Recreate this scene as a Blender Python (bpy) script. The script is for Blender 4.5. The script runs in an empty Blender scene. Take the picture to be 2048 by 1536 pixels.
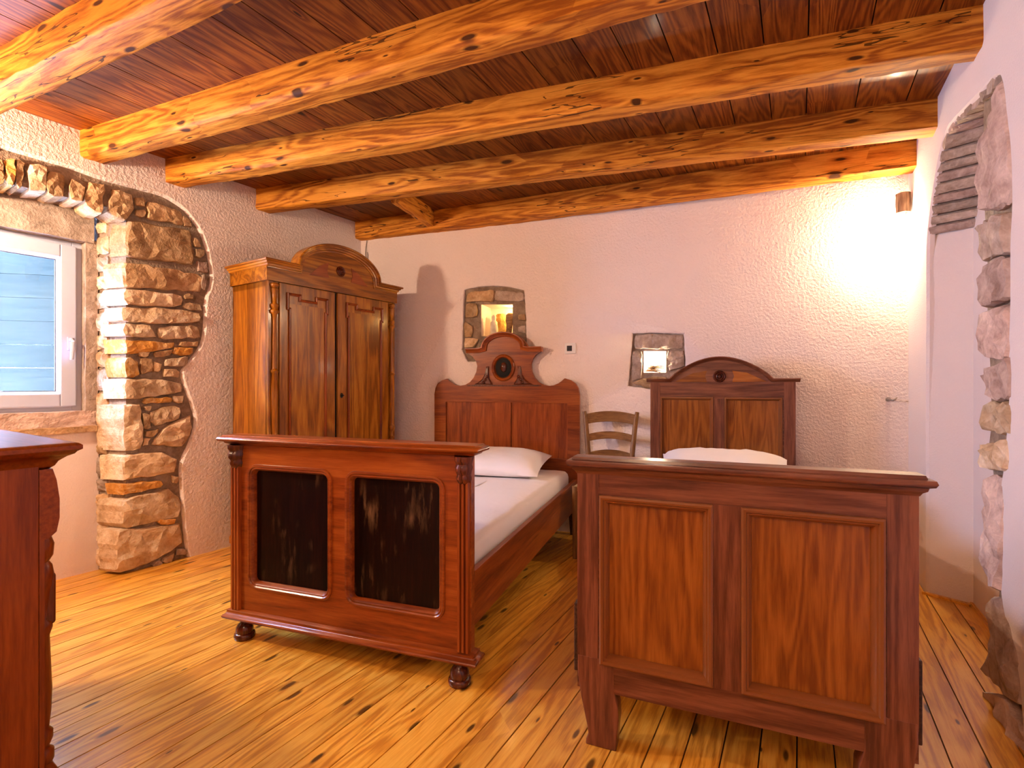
import bpy, math, random
from mathutils import Matrix, Vector, noise
from mathutils.geometry import tessellate_polygon, delaunay_2d_cdt

# ------------------------------------------------------------------ camera, world, lights, exposure
sc = bpy.context.scene
COL = sc.collection
cam_d = bpy.data.cameras.new('camera'); cam = bpy.data.objects.new('camera', cam_d); COL.objects.link(cam)
cam_d.sensor_fit = 'HORIZONTAL'; cam_d.sensor_width = 36.0; cam_d.lens = 36.0 * 1000 / 2048
cam_d.clip_start = 0.02
CH = 1.1                                                     # eye height
cam.location = (0, 0, CH); cam.rotation_euler = (math.pi / 2, 0, 0)
sc.camera = cam

world = bpy.data.worlds.new('sky'); sc.world = world; world.use_nodes = True
bg = world.node_tree.nodes['Background']
bg.inputs[0].default_value = (0.46, 0.62, 1.0, 1); bg.inputs[1].default_value = 52.0

def lamp(name, kind, loc, power, colour, size=0.05):
    d = bpy.data.lights.new(name, kind); d.energy = power; d.color = colour
    if kind == 'AREA': d.shape = 'RECTANGLE'; d.size, d.size_y = size
    else: d.shadow_soft_size = size
    o = bpy.data.objects.new(name, d); COL.objects.link(o); o.location = loc
    return o
WARM = (1.0, 0.72, 0.49)
SCONCE_POWER, LEFT_LAMP_POWER = 46.0, 78.0
lamp('corner_lamp_light', 'POINT', (2.302, 2.972, 2.0), SCONCE_POWER, (1.0, 0.72, 0.43), 0.03)
lamp('window_side_lamp_light', 'POINT', (-2.70, 1.76, 2.00), LEFT_LAMP_POWER, WARM, 0.05)

sc.view_settings.view_transform = 'Standard'; sc.view_settings.look = 'None'
sc.view_settings.gamma = 1.0; sc.view_settings.use_curve_mapping = False
lamp('near_ceiling_lamp_light', 'POINT', (-0.55, -0.25, 2.12), 22.0, (1.0, 0.66, 0.40), 0.2)  # warm fill light added behind the viewpoint to even out the room
sc.view_settings.exposure = 0.95
sc.cycles.use_denoising = True
sc.cycles.use_adaptive_sampling = True; sc.cycles.adaptive_threshold = 0.15; sc.cycles.adaptive_min_samples = 20
sc.cycles.max_bounces = 6; sc.cycles.diffuse_bounces = 4; sc.cycles.glossy_bounces = 2
sc.cycles.transparent_max_bounces = 8; sc.cycles.sample_clamp_indirect = 6.0
sc.cycles.caustics_reflective = False; sc.cycles.caustics_refractive = False

rnd = random.Random(7)

# ------------------------------------------------------------------ materials
def nt(name):
    m = bpy.data.materials.new(name); m.use_nodes = True
    n = m.node_tree; b = n.nodes['Principled BSDF']
    return m, n, b
def nd(n, t, **kw):
    x = n.nodes.new(t)
    for k, v in kw.items(): setattr(x, k, v)
    return x
def math_n(n, op, a, b=None, clamp=False):
    x = nd(n, 'ShaderNodeMath', operation=op); x.use_clamp = clamp
    for i, v in enumerate((a, b)):
        if v is None: continue
        if isinstance(v, (int, float)): x.inputs[i].default_value = v
        else: n.links.new(v, x.inputs[i])
    return x.outputs[0]
def ramp(n, fac, stops):
    r = nd(n, 'ShaderNodeValToRGB'); e = r.color_ramp.elements
    while len(e) < len(stops): e.new(0.5)
    for el, (p, c) in zip(e, stops): el.position = p; el.color = (*c, 1)
    n.links.new(fac, r.inputs[0]); return r.outputs[0]
def mixc(n, fac, a, b, mode='MIX'):
    x = nd(n, 'ShaderNodeMix', data_type='RGBA', blend_type=mode)
    if isinstance(fac, (int, float)): x.inputs[0].default_value = fac
    else: n.links.new(fac, x.inputs[0])
    for i, v in ((6, a), (7, b)):
        if isinstance(v, tuple): x.inputs[i].default_value = (*v, 1)
        else: n.links.new(v, x.inputs[i])
    return x.outputs[2]
def noise_n(n, vec, scale, detail=4, rough=0.55, dist=0.0):
    x = nd(n, 'ShaderNodeTexNoise'); x.inputs['Scale'].default_value = scale
    x.inputs['Detail'].default_value = detail; x.inputs['Roughness'].default_value = rough
    x.inputs['Distortion'].default_value = dist
    n.links.new(vec, x.inputs['Vector']); return x.outputs[0]
def mapping(n, vec, scale):
    x = nd(n, 'ShaderNodeMapping'); x.inputs['Scale'].default_value = scale
    n.links.new(vec, x.inputs[0]); return x.outputs[0]
def bump(n, b, h, strength, dist):
    x = nd(n, 'ShaderNodeBump'); x.inputs['Strength'].default_value = strength; x.inputs['Distance'].default_value = dist
    n.links.new(h, x.inputs['Height']); n.links.new(x.outputs[0], b.inputs['Normal'])
def coords(n, seed=True):
    tc = nd(n, 'ShaderNodeTexCoord'); v = tc.outputs['Object']; oi = nd(n, 'ShaderNodeObjectInfo')
    if seed:
        cx = nd(n, 'ShaderNodeCombineXYZ')
        for i, k in enumerate((37.0, 91.0, 53.0)): n.links.new(math_n(n, 'MULTIPLY', oi.outputs['Random'], k), cx.inputs[i])
        a = nd(n, 'ShaderNodeVectorMath', operation='ADD'); n.links.new(v, a.inputs[0]); n.links.new(cx.outputs[0], a.inputs[1]); v = a.outputs[0]
    return v, oi.outputs['Random']

def wood(name, dark, mid, light, axis, ring=14.0, rough=0.35, knots=0.0, bmp=0.12, var=0.3, fine=1.0, crack=False, coat=0.0, wear=None, big=1.0, rc=1.0, ga=0.85, spec=0.28):
    m, n, b = nt(name); v, r = coords(n)
    def st(al, ac):
        s = [ac, ac, ac]; s['XYZ'.index(axis)] = al; return mapping(n, v, s)
    g1 = noise_n(n, st(2.0, 30.0), 3.4 * fine, 3, 0.7)
    low = noise_n(n, st(0.5 * big, 5.0 * big), 1.7, 1, 0.5, 0.5)
    ph = low
    kd = None
    if knots:
        vo = nd(n, 'ShaderNodeTexVoronoi'); vo.inputs['Scale'].default_value = 1.0
        sx = nd(n, 'ShaderNodeSeparateXYZ'); n.links.new(v, sx.inputs[0]); cb = nd(n, 'ShaderNodeCombineXYZ'); vo.voronoi_dimensions = '2D'
        n.links.new(math_n(n, 'MULTIPLY', sx.outputs[0], 2.6 * knots), cb.inputs[0]); n.links.new(math_n(n, 'MULTIPLY', math_n(n, 'ADD', sx.outputs[1], sx.outputs[2]), 8.5 * knots), cb.inputs[1])
        n.links.new(cb.outputs[0], vo.inputs['Vector'])
        d = vo.outputs['Distance']; sep = nd(n, 'ShaderNodeSeparateColor'); n.links.new(vo.outputs['Color'], sep.inputs[0])
        on = math_n(n, 'GREATER_THAN', sep.outputs[0], 0.42)
        infl = math_n(n, 'MULTIPLY', math_n(n, 'DIVIDE', 0.014, math_n(n, 'ADD', d, 0.07)), on)
        ph = math_n(n, 'ADD', low, infl)
        kr = math_n(n, 'MULTIPLY_ADD', sep.outputs[1], 0.10); n.nodes[-1].inputs[2].default_value = 0.03
        kd = math_n(n, 'MULTIPLY', math_n(n, 'MULTIPLY', math_n(n, 'SUBTRACT', 1.0, math_n(n, 'DIVIDE', d, kr)), 2.2, True), on, True)
    sn = math_n(n, 'SINE', math_n(n, 'MULTIPLY', ph, ring * 6.283))
    fac = math_n(n, 'ADD', math_n(n, 'MULTIPLY', g1, ga), math_n(n, 'MULTIPLY', sn, 0.075 * rc))
    fac = math_n(n, 'ADD', fac, math_n(n, 'MULTIPLY', low, 0.45)); fac = math_n(n, 'SUBTRACT', fac, 0.15 + (ga - 0.85) * 0.5)
    c = ramp(n, fac, [(0.30, dark), (0.50, mid), (0.72, light)])
    vv = math_n(n, 'ADD', math_n(n, 'MULTIPLY', r, var), 1.0 - var * 0.6)
    hs = nd(n, 'ShaderNodeHueSaturation'); n.links.new(vv, hs.inputs['Value']); n.links.new(c, hs.inputs['Color']); c = hs.outputs[0]
    if knots: c = mixc(n, kd, c, tuple(x * 0.22 for x in dark))
    if crack:
        cn = noise_n(n, st(0.7, 10.0), 1.1, 3, 0.6)
        cr = math_n(n, 'LESS_THAN', math_n(n, 'ABSOLUTE', math_n(n, 'SUBTRACT', cn, 0.5)), 0.005)
        ms = math_n(n, 'GREATER_THAN', noise_n(n, st(1.0, 4.0), 1.3, 1), 0.52)
        cr = math_n(n, 'MULTIPLY', cr, ms)
        c = mixc(n, math_n(n, 'MULTIPLY', cr, 0.85), c, tuple(x * 0.12 for x in dark))
    if wear:
        wn = noise_n(n, st(4.0, 22.0), 1.2, 5, 0.65)
        wm = noise_n(n, v, 5.0, 2)
        wf = math_n(n, 'MULTIPLY', math_n(n, 'MULTIPLY', math_n(n, 'SUBTRACT', wn, 0.52), 5.0, True), math_n(n, 'MULTIPLY', math_n(n, 'SUBTRACT', wm, 0.47), 6.0, True), True)
        c = mixc(n, wf, c, wear)
    n.links.new(c, b.inputs['Base Color'])
    b.inputs['Roughness'].default_value = rough
    if coat: b.inputs['Coat Weight'].default_value = coat; b.inputs['Coat Roughness'].default_value = 0.12
    b.inputs['Specular IOR Level'].default_value = spec
    bump(n, b, g1, bmp, 0.004)
    return m

def plaster(name, col, rough_scale=70.0, strength=0.35, lump=0.5):
    m, n, b = nt(name); v, r = coords(n, False)
    f = noise_n(n, v, rough_scale, 2, 0.6); l = noise_n(n, v, 4.5, 1, 0.5); l2 = l
    c = mixc(n, math_n(n, 'MULTIPLY', l2, 0.35), col, tuple(x * 0.9 for x in col))
    n.links.new(c, b.inputs['Base Color']); b.inputs['Roughness'].default_value = 0.9
    b.inputs['Specular IOR Level'].default_value = 0.15
    h = math_n(n, 'ADD', math_n(n, 'MULTIPLY', f, 1.0), math_n(n, 'MULTIPLY', l, 3.0 * lump))
    bump(n, b, h, strength, 0.012)
    return m

def stone(name, cols, scale=9.0, strength=0.6):
    m, n, b = nt(name); v, r = coords(n)
    f = noise_n(n, v, scale, 4, 0.65, 0.4); g = noise_n(n, v, 45, 2, 0.7)
    fac = math_n(n, 'ADD', math_n(n, 'MULTIPLY', f, 0.75), math_n(n, 'MULTIPLY', g, 0.25))
    c = ramp(n, fac, [(0.33, cols[0]), (0.48, cols[1]), (0.64, cols[2])])
    hs = nd(n, 'ShaderNodeHueSaturation'); n.links.new(math_n(n, 'ADD', math_n(n, 'MULTIPLY', r, 0.45), 0.75), hs.inputs['Value']); n.links.new(c, hs.inputs['Color'])
    n.links.new(hs.outputs[0], b.inputs['Base Color']); b.inputs['Roughness'].default_value = 0.85
    b.inputs['Specular IOR Level'].default_value = 0.2
    bump(n, b, math_n(n, 'ADD', f, math_n(n, 'MULTIPLY', g, 0.5)), strength, 0.02)
    return m

def plain(name, col, rough=0.5, metal=0.0, emit=None, es=0.0, spec=0.4):
    m, n, b = nt(name); v, r = coords(n)
    f = noise_n(n, v, 30, 3)
    c = mixc(n, math_n(n, 'MULTIPLY', f, 0.3), col, tuple(x * 0.85 for x in col))
    n.links.new(c, b.inputs['Base Color']); b.inputs['Roughness'].default_value = rough; b.inputs['Metallic'].default_value = metal
    b.inputs['Specular IOR Level'].default_value = spec
    if emit: b.inputs['Emission Color'].default_value = (*emit, 1); b.inputs['Emission Strength'].default_value = es
    return m

def fabric(name, col):
    m, n, b = nt(name); v, r = coords(n, False)
    f = noise_n(n, v, 7, 3, 0.5, 0.3); g = noise_n(n, v, 400, 2)
    c = mixc(n, math_n(n, 'MULTIPLY', f, 0.25), col, tuple(x * 0.92 for x in col))
    n.links.new(c, b.inputs['Base Color']); b.inputs['Roughness'].default_value = 0.85; b.inputs['Specular IOR Level'].default_value = 0.15
    b.inputs['Sheen Weight'].default_value = 0.15
    bump(n, b, math_n(n, 'ADD', f, math_n(n, 'MULTIPLY', g, 0.04)), 0.35, 0.02)
    return m

def glass(name):
    m = bpy.data.materials.new(name); m.use_nodes = True; n = m.node_tree
    for x in list(n.nodes): n.nodes.remove(x)
    o = nd(n, 'ShaderNodeOutputMaterial'); t = nd(n, 'ShaderNodeBsdfTransparent'); t.inputs[0].default_value = (0.94, 0.97, 1, 1)
    g = nd(n, 'ShaderNodeBsdfGlossy'); g.inputs['Roughness'].default_value = 0.02
    x = nd(n, 'ShaderNodeMixShader'); x.inputs[0].default_value = 0.05
    n.links.new(t.outputs[0], x.inputs[1]); n.links.new(g.outputs[0], x.inputs[2]); n.links.new(x.outputs[0], o.inputs[0])
    return m

MAT = {}
MAT['plaster'] = plaster('wall_plaster', (0.80, 0.69, 0.65), 60, 0.6, 0.4)
MAT['plaster_smooth'] = plaster('smooth_plaster', (0.80, 0.70, 0.67), 120, 0.25, 0.3)
MAT['mortar'] = stone('mortar', [(0.16, 0.11, 0.075), (0.24, 0.17, 0.12), (0.33, 0.25, 0.18)], 14, 0.7)
MAT['stone_a'] = stone('beige_stone', [(0.36, 0.23, 0.12), (0.55, 0.39, 0.24), (0.72, 0.58, 0.42)])
MAT['stone_b'] = stone('tan_stone', [(0.25, 0.14, 0.07), (0.42, 0.26, 0.13), (0.58, 0.40, 0.24)])
MAT['stone_o'] = stone('ochre_stone', [(0.36, 0.15, 0.03), (0.52, 0.24, 0.05), (0.60, 0.40, 0.20)])
MAT['stone_g'] = stone('grey_stone', [(0.22, 0.16, 0.12), (0.36, 0.27, 0.21), (0.50, 0.40, 0.33)])
MAT['stone_p'] = stone('pinkish_stone', [(0.30, 0.19, 0.15), (0.48, 0.34, 0.28), (0.66, 0.50, 0.42)])
MAT['underlay'] = plain('dark_underlay', (0.035, 0.018, 0.008), 0.9)
MAT['floor'] = wood('pine_floorboard', (0.52, 0.195, 0.018), (0.74, 0.335, 0.034), (0.85, 0.45, 0.065), 'X', ring=9, rough=0.28, spec=0.6, rc=1.8, ga=0.95, knots=1.0, bmp=0.05, var=0.28, coat=0.25)
MAT['plank'] = wood('stained_ceiling_plank', (0.11, 0.020, 0.002), (0.19, 0.046, 0.004), (0.28, 0.084, 0.008), 'X', ring=14, rough=0.45, knots=0.6, bmp=0.10, var=0.55, rc=2.0, coat=0.04, spec=0.2)
MAT['beam'] = wood('golden_beam_wood', (0.30, 0.082, 0.007), (0.54, 0.19, 0.016), (0.72, 0.30, 0.034), 'X', ring=9, rough=0.6, spec=0.15, rc=2.0, knots=1.0, bmp=0.35, var=0.2, crack=True)
def wset(key, *a, **k):
    for ax in 'XYZ': MAT[key + ax.lower()] = wood(key + '_' + {'X': 'across', 'Y': 'deep', 'Z': 'upright'}[ax], *a, axis=ax, **k)
wset('wardrobe_', (0.16, 0.046, 0.003), (0.30, 0.098, 0.006), (0.43, 0.17, 0.014), ga=0.75, rc=1.6, ring=6, rough=0.28, bmp=0.05, var=0.2, coat=0.12)
wset('mahogany_', (0.13, 0.022, 0.004), (0.25, 0.052, 0.008), (0.36, 0.095, 0.015), ga=0.6, ring=5, rough=0.3, bmp=0.05, var=0.2, coat=0.12)
wset('walnut_', (0.085, 0.023, 0.010), (0.150, 0.045, 0.021), (0.23, 0.082, 0.040), ga=0.85, rc=1.5, ring=7, rough=0.34, bmp=0.06, var=0.2, coat=0.2)
wset('veneer_', (0.16, 0.038, 0.005), (0.265, 0.078, 0.010), (0.37, 0.125, 0.018), ga=0.6, rc=1.3, ring=7, rough=0.26, bmp=0.05, var=0.25, coat=0.2, big=1.6)
wset('chest_', (0.13, 0.022, 0.003), (0.20, 0.038, 0.004), (0.26, 0.058, 0.007), ring=3, rough=0.32, bmp=0.04, var=0.1, coat=0.1)
wset('chair_', (0.12, 0.046, 0.012), (0.20, 0.088, 0.025), (0.28, 0.14, 0.045), ring=6, rough=0.4, bmp=0.06, var=0.2)
MAT['walnut_bead'] = plain('walnut_moulding', (0.20, 0.062, 0.014), 0.3)
MAT['dark_panel'] = wood('blackened_panel', (0.004, 0.0012, 0.001), (0.008, 0.002, 0.0015), (0.018, 0.004, 0.002), 'Z', ring=3, rough=0.35, bmp=0.04, wear=(0.17, 0.09, 0.045), coat=0.05, spec=0.15)
MAT['dark_wood'] = wood('dark_rail_wood', (0.02, 0.009, 0.006), (0.045, 0.02, 0.012), (0.08, 0.035, 0.02), 'Y', rough=0.4)
MAT['carving'] = wood('carved_dark_wood', (0.05, 0.010, 0.004), (0.10, 0.020, 0.007), (0.17, 0.036, 0.011), 'Z', rough=0.25, coat=0.4)
MAT['black'] = plain('black_gap', (0.004, 0.003, 0.002), 0.8)
MAT['sheet'] = fabric('white_sheet', (0.80, 0.73, 0.69))
MAT['pillow'] = fabric('white_pillowcase', (0.82, 0.78, 0.78))
MAT['pvc'] = plain('white_pvc', (0.50, 0.53, 0.66), 0.25)
MAT['pvc_grey'] = plain('glazing_gasket', (0.05, 0.05, 0.06), 0.6)
MAT['glass'] = glass('window_glass')
MAT['shutter'] = wood('pale_blue_paint', (0.030, 0.042, 0.034), (0.040, 0.052, 0.042), (0.052, 0.062, 0.050), 'X', ring=3, rough=0.7, var=0.12, spec=0.1)
MAT['white_plastic'] = plain('white_plastic', (0.78, 0.75, 0.72), 0.4)
MAT['screen'] = plain('dark_display', (0.02, 0.018, 0.025), 0.2)
MAT['metal'] = plain('dull_metal', (0.42, 0.38, 0.34), 0.35, 1.0)
MAT['iron'] = plain('black_iron', (0.03, 0.028, 0.026), 0.5, 0.6)
MAT['bulb'] = plain('lit_bulb', (1, 0.95, 0.85), 0.3, emit=(1, 0.86, 0.66), es=30)
MAT['log'] = wood('weathered_log', (0.10, 0.055, 0.03), (0.20, 0.12, 0.07), (0.32, 0.21, 0.13), 'Z', rough=0.7, bmp=0.5)
MAT['rush'] = wood('woven_rush', (0.30, 0.19, 0.07), (0.45, 0.30, 0.12), (0.58, 0.42, 0.2), 'X', ring=30, rough=0.8, bmp=0.5)
MAT['cable'] = plain('grey_cable', (0.25, 0.22, 0.2), 0.5)
MAT['pale_carving'] = stone('pale_carved_stone', [(0.55, 0.42, 0.28), (0.72, 0.62, 0.48), (0.85, 0.78, 0.66)], 12, 0.3)
MAT['ochre_carving'] = stone('ochre_carved_stone', [(0.30, 0.16, 0.04), (0.52, 0.30, 0.08), (0.68, 0.45, 0.16)], 16, 0.6)
MAT['twig'] = wood('dry_twig', (0.10, 0.05, 0.02), (0.22, 0.12, 0.05), (0.34, 0.2, 0.1), 'X', rough=0.8)

# ------------------------------------------------------------------ mesh helpers
class MB:
    def __init__(s): s.v = []; s.f = []
    def add(s, vs, fs):
        o = len(s.v); s.v += [tuple(p) for p in vs]; s.f += [tuple(i + o for i in q) for q in fs]; return s
    def box(s, x0, x1, y0, y1, z0, z1):
        return s.add([(x0, y0, z0), (x1, y0, z0), (x1, y1, z0), (x0, y1, z0), (x0, y0, z1), (x1, y0, z1), (x1, y1, z1), (x0, y1, z1)],
                     [(0, 3, 2, 1), (4, 5, 6, 7), (0, 1, 5, 4), (1, 2, 6, 5), (2, 3, 7, 6), (3, 0, 4, 7)])
    def loft(s, loops, closed=True, cap=True):
        n = len(loops[0]); vs = [p for l in loops for p in l]; fs = []
        for k in range(len(loops) - 1):
            for i in range(n if closed else n - 1):
                j = (i + 1) % n; fs.append((k * n + i, k * n + j, (k + 1) * n + j, (k + 1) * n + i))
        if cap: fs.append(tuple(range(n))[::-1]); fs.append(tuple((len(loops) - 1) * n + i for i in range(n)))
        return s.add(vs, fs)
    def prism(s, poly, y0, y1):                       # polygon in x,z pushed along y
        return s.loft([[(x, y0, z) for x, z in poly], [(x, y1, z) for x, z in poly]])
    def prism_x(s, poly, x0, x1):                     # polygon in y,z pushed along x
        return s.loft([[(x0, y, z) for y, z in poly], [(x1, y, z) for y, z in poly]])
    def prism_z(s, poly, z0, z1):
        return s.loft([[(x, y, z0) for x, y in poly], [(x, y, z1) for x, y in poly]])
    def rects(s, x0, x1, y0, y1, prof):               # prof: (overhang, z): a moulding running round a block
        return s.loft([[(x0 - o, y0 - o, z), (x1 + o, y0 - o, z), (x1 + o, y1 + o, z), (x0 - o, y1 + o, z)] for o, z in prof])
    def frame(s, x0, x1, z0, z1, prof, r=0.0, n=4):   # prof: (inset, y): moulding round a panel
        ls = []
        for ins, y in prof: ls.append([(x, y, z) for x, z in rrect(x0 + ins, x1 - ins, z0 + ins, z1 - ins, max(r - ins, 0.0) if r else 0.0, n)])
        return s.loft(ls, True, False)
    def lathe(s, prof, cx=0, cy=0, n=16, a0=0, a1=2 * math.pi):
        full = abs(a1 - a0 - 2 * math.pi) < 1e-6; m = n if full else n + 1
        ls = [[(cx + r * math.cos(a0 + (a1 - a0) * i / n), cy + r * math.sin(a0 + (a1 - a0) * i / n), z) for i in range(m)] for r, z in prof]
        return s.loft(ls, full, True)
    def tube(s, path, r, n=8, cap=True):
        ls = []; path = [Vector(p) for p in path]
        for i, p in enumerate(path):
            t = (path[min(i + 1, len(path) - 1)] - path[max(i - 1, 0)]).normalized()
            up = Vector((0, 0, 1)) if abs(t.z) < 0.9 else Vector((1, 0, 0))
            a = t.cross(up).normalized(); b = t.cross(a).normalized(); rr = r[i] if isinstance(r, (list, tuple)) else r
            ls.append([p + (a * math.cos(k * 2 * math.pi / n) + b * math.sin(k * 2 * math.pi / n)) * rr for k in range(n)])
        return s.loft(ls, True, cap)
    def build(s, name, mat, parent=None, loc=None, rotz=0.0, mw=None, bevel=0.0, smooth=None, kind=None, seg=2):
        me = bpy.data.meshes.new(name); me.from_pydata(s.v, [], s.f); me.validate()
        import bmesh
        bm = bmesh.new(); bm.from_mesh(me); bmesh.ops.remove_doubles(bm, verts=bm.verts, dist=1e-6)
        bmesh.ops.recalc_face_normals(bm, faces=bm.faces); bm.to_mesh(me); bm.free()
        if smooth is not None:
            me.shade_smooth(); me.set_sharp_from_angle(angle=math.radians(smooth))
        o = bpy.data.objects.new(name, me); COL.objects.link(o)
        me.materials.append(MAT[mat] if isinstance(mat, str) else mat)
        if parent: o.parent = parent
        if mw is not None: o.matrix_world = mw
        else:
            if loc: o.location = loc
            o.rotation_euler = (0, 0, rotz)
        if bevel:
            b = o.modifiers.new('bevel', 'BEVEL'); b.width = bevel; b.segments = seg; b.limit_method = 'ANGLE'; b.angle_limit = math.radians(35)
            b.harden_normals = False
        if kind: o['kind'] = kind
        return o
def rrect(x0, x1, z0, z1, r, n=4):
    if r <= 1e-5: return [(x0, z0), (x1, z0), (x1, z1), (x0, z1)] if n == 0 else [(x0, z0)] * (n + 1) + [(x1, z0)] * (n + 1) + [(x1, z1)] * (n + 1) + [(x0, z1)] * (n + 1)
    out = []
    for cx, cz, a in ((x0 + r, z0 + r, math.pi), (x1 - r, z0 + r, 1.5 * math.pi), (x1 - r, z1 - r, 0), (x0 + r, z1 - r, 0.5 * math.pi)):
        out += [(cx + r * math.cos(a + k * math.pi / 2 / n), cz + r * math.sin(a + k * math.pi / 2 / n)) for k in range(n + 1)]
    return out
def box(x0, x1, y0, y1, z0, z1): return MB().box(x0, x1, y0, y1, z0, z1)
def tag(o, label=None, cat=None, group=None, kind=None):
    if label: o['label'] = label
    if cat: o['category'] = cat
    if group: o['group'] = group
    if kind: o['kind'] = kind
    return o
def empty(name, loc=(0, 0, 0), rotz=0.0, label=None, cat=None, group=None, kind=None, mw=None):
    o = bpy.data.objects.new(name, None); COL.objects.link(o); o.empty_display_size = 0.1
    if mw is not None: o.matrix_world = mw
    else: o.location = loc; o.rotation_euler = (0, 0, rotz)
    return tag(o, label, cat, group, kind)
def catmull(pts, n=4, closed=False):
    out = []; N = len(pts)
    for i in range(N if closed else N - 1):
        g = lambda k: pts[k % N] if closed else pts[max(0, min(N - 1, k))]
        p0, p1, p2, p3 = g(i - 1), g(i), g(i + 1), g(i + 2)
        for k in range(n):
            t = k / n; t2 = t * t; t3 = t2 * t
            out.append(tuple(0.5 * (2 * b + (c - a) * t + (2 * a - 5 * b + 4 * c - d) * t2 + (3 * b - a - 3 * c + d) * t3) for a, b, c, d in zip(p0, p1, p2, p3)))
    if not closed: out.append(tuple(pts[-1]))
    return out

class Frame:                                           # a vertical plane: x runs to the right, y away from the room, z up
    def __init__(s, o, d):
        l = math.hypot(*d); s.o = o; s.d = (d[0] / l, d[1] / l); s.n = (-s.d[1], s.d[0])
        s.mw = Matrix(((s.d[0], s.n[0], 0, o[0]), (s.d[1], s.n[1], 0, o[1]), (0, 0, 1, 0), (0, 0, 0, 1)))
    def at(s, px, py, y=0.0):                          # the point of the plane (at depth y) seen at a photograph position
        rx = (px - 1024) / 1000.0
        t = (s.n[0] * s.o[0] + s.n[1] * s.o[1] + y) / (s.n[0] * rx + s.n[1])
        return ((rx * t - s.o[0]) * s.d[0] + (t - s.o[1]) * s.d[1], CH - (py - 768) / 1000.0 * t)

# ------------------------------------------------------------------ the room
ZC = 2.48                                              # underside of the ceiling planks
ZB = 2.335                                             # underside of the beams
CLx, CLy = -1.301, 4.308
FL = Frame((CLx, CLy), (0.551, 0.834))                 # window wall, x negative towards the camera
FB = Frame((CLx, CLy), (0.9462, -0.3236))              # back wall
xr = lambda Y: 0.6756 + 0.57 * Y
CR = (2.41, 3.04)
FR = Frame(CR, (-0.4952, -0.8688))                     # right wall, x grows towards the camera
CFL = (-3.29, 1.29); CFR = (0.0756, -1.05)
FF = Frame(CFR, (CFL[0] - CFR[0], CFL[1] - CFR[1]))    # wall behind the camera
LEFT_LEN = math.hypot(CFL[0] - CLx, CFL[1] - CLy); BACK_LEN = math.hypot(CR[0] - CLx, CR[1] - CLy)
RIGHT_LEN = math.hypot(CFR[0] - CR[0], CFR[1] - CR[1]); FRONT_LEN = math.hypot(CFL[0] - CFR[0], CFL[1] - CFR[1])
WT = 2.56

def offset_poly(pts, d, closed=False):                 # shift a polyline sideways (left of its direction)
    out = []; N = len(pts)
    for i in range(N):
        a = pts[i - 1] if (closed or i > 0) else pts[i]; b = pts[(i + 1) % N] if (closed or i < N - 1) else pts[i]
        tx, tz = b[0] - a[0], b[1] - a[1]; l = math.hypot(tx, tz) or 1
        out.append((pts[i][0] - tz / l * d, pts[i][1] + tx / l * d))
    return out
def poly_area(p): return 0.5 * sum(p[i][0] * p[(i + 1) % len(p)][1] - p[(i + 1) % len(p)][0] * p[i][1] for i in range(len(p)))
def tess(m, polys, y):                                 # a flat wall face with holes
    tri = tessellate_polygon([[Vector((x, z, 0)) for x, z in p] for p in polys]); vs = [(x, y, z) for p in polys for x, z in p]
    m.add(vs, tri)
def rough(pts, amp, seed, step=0.02):
    out = []; N = len(pts)
    for i in range(N - 1):
        a, b = pts[i], pts[i + 1]; L = math.hypot(b[0] - a[0], b[1] - a[1]); k = max(1, int(L / step))
        for j in range(k):
            x = a[0] + (b[0] - a[0]) * j / k; z = a[1] + (b[1] - a[1]) * j / k
            out.append((x + amp * noise.noise((x * 30, z * 30, seed)), z + amp * noise.noise((x * 30, z * 30, seed + 9))))
    out.append(pts[-1]); return out

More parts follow.
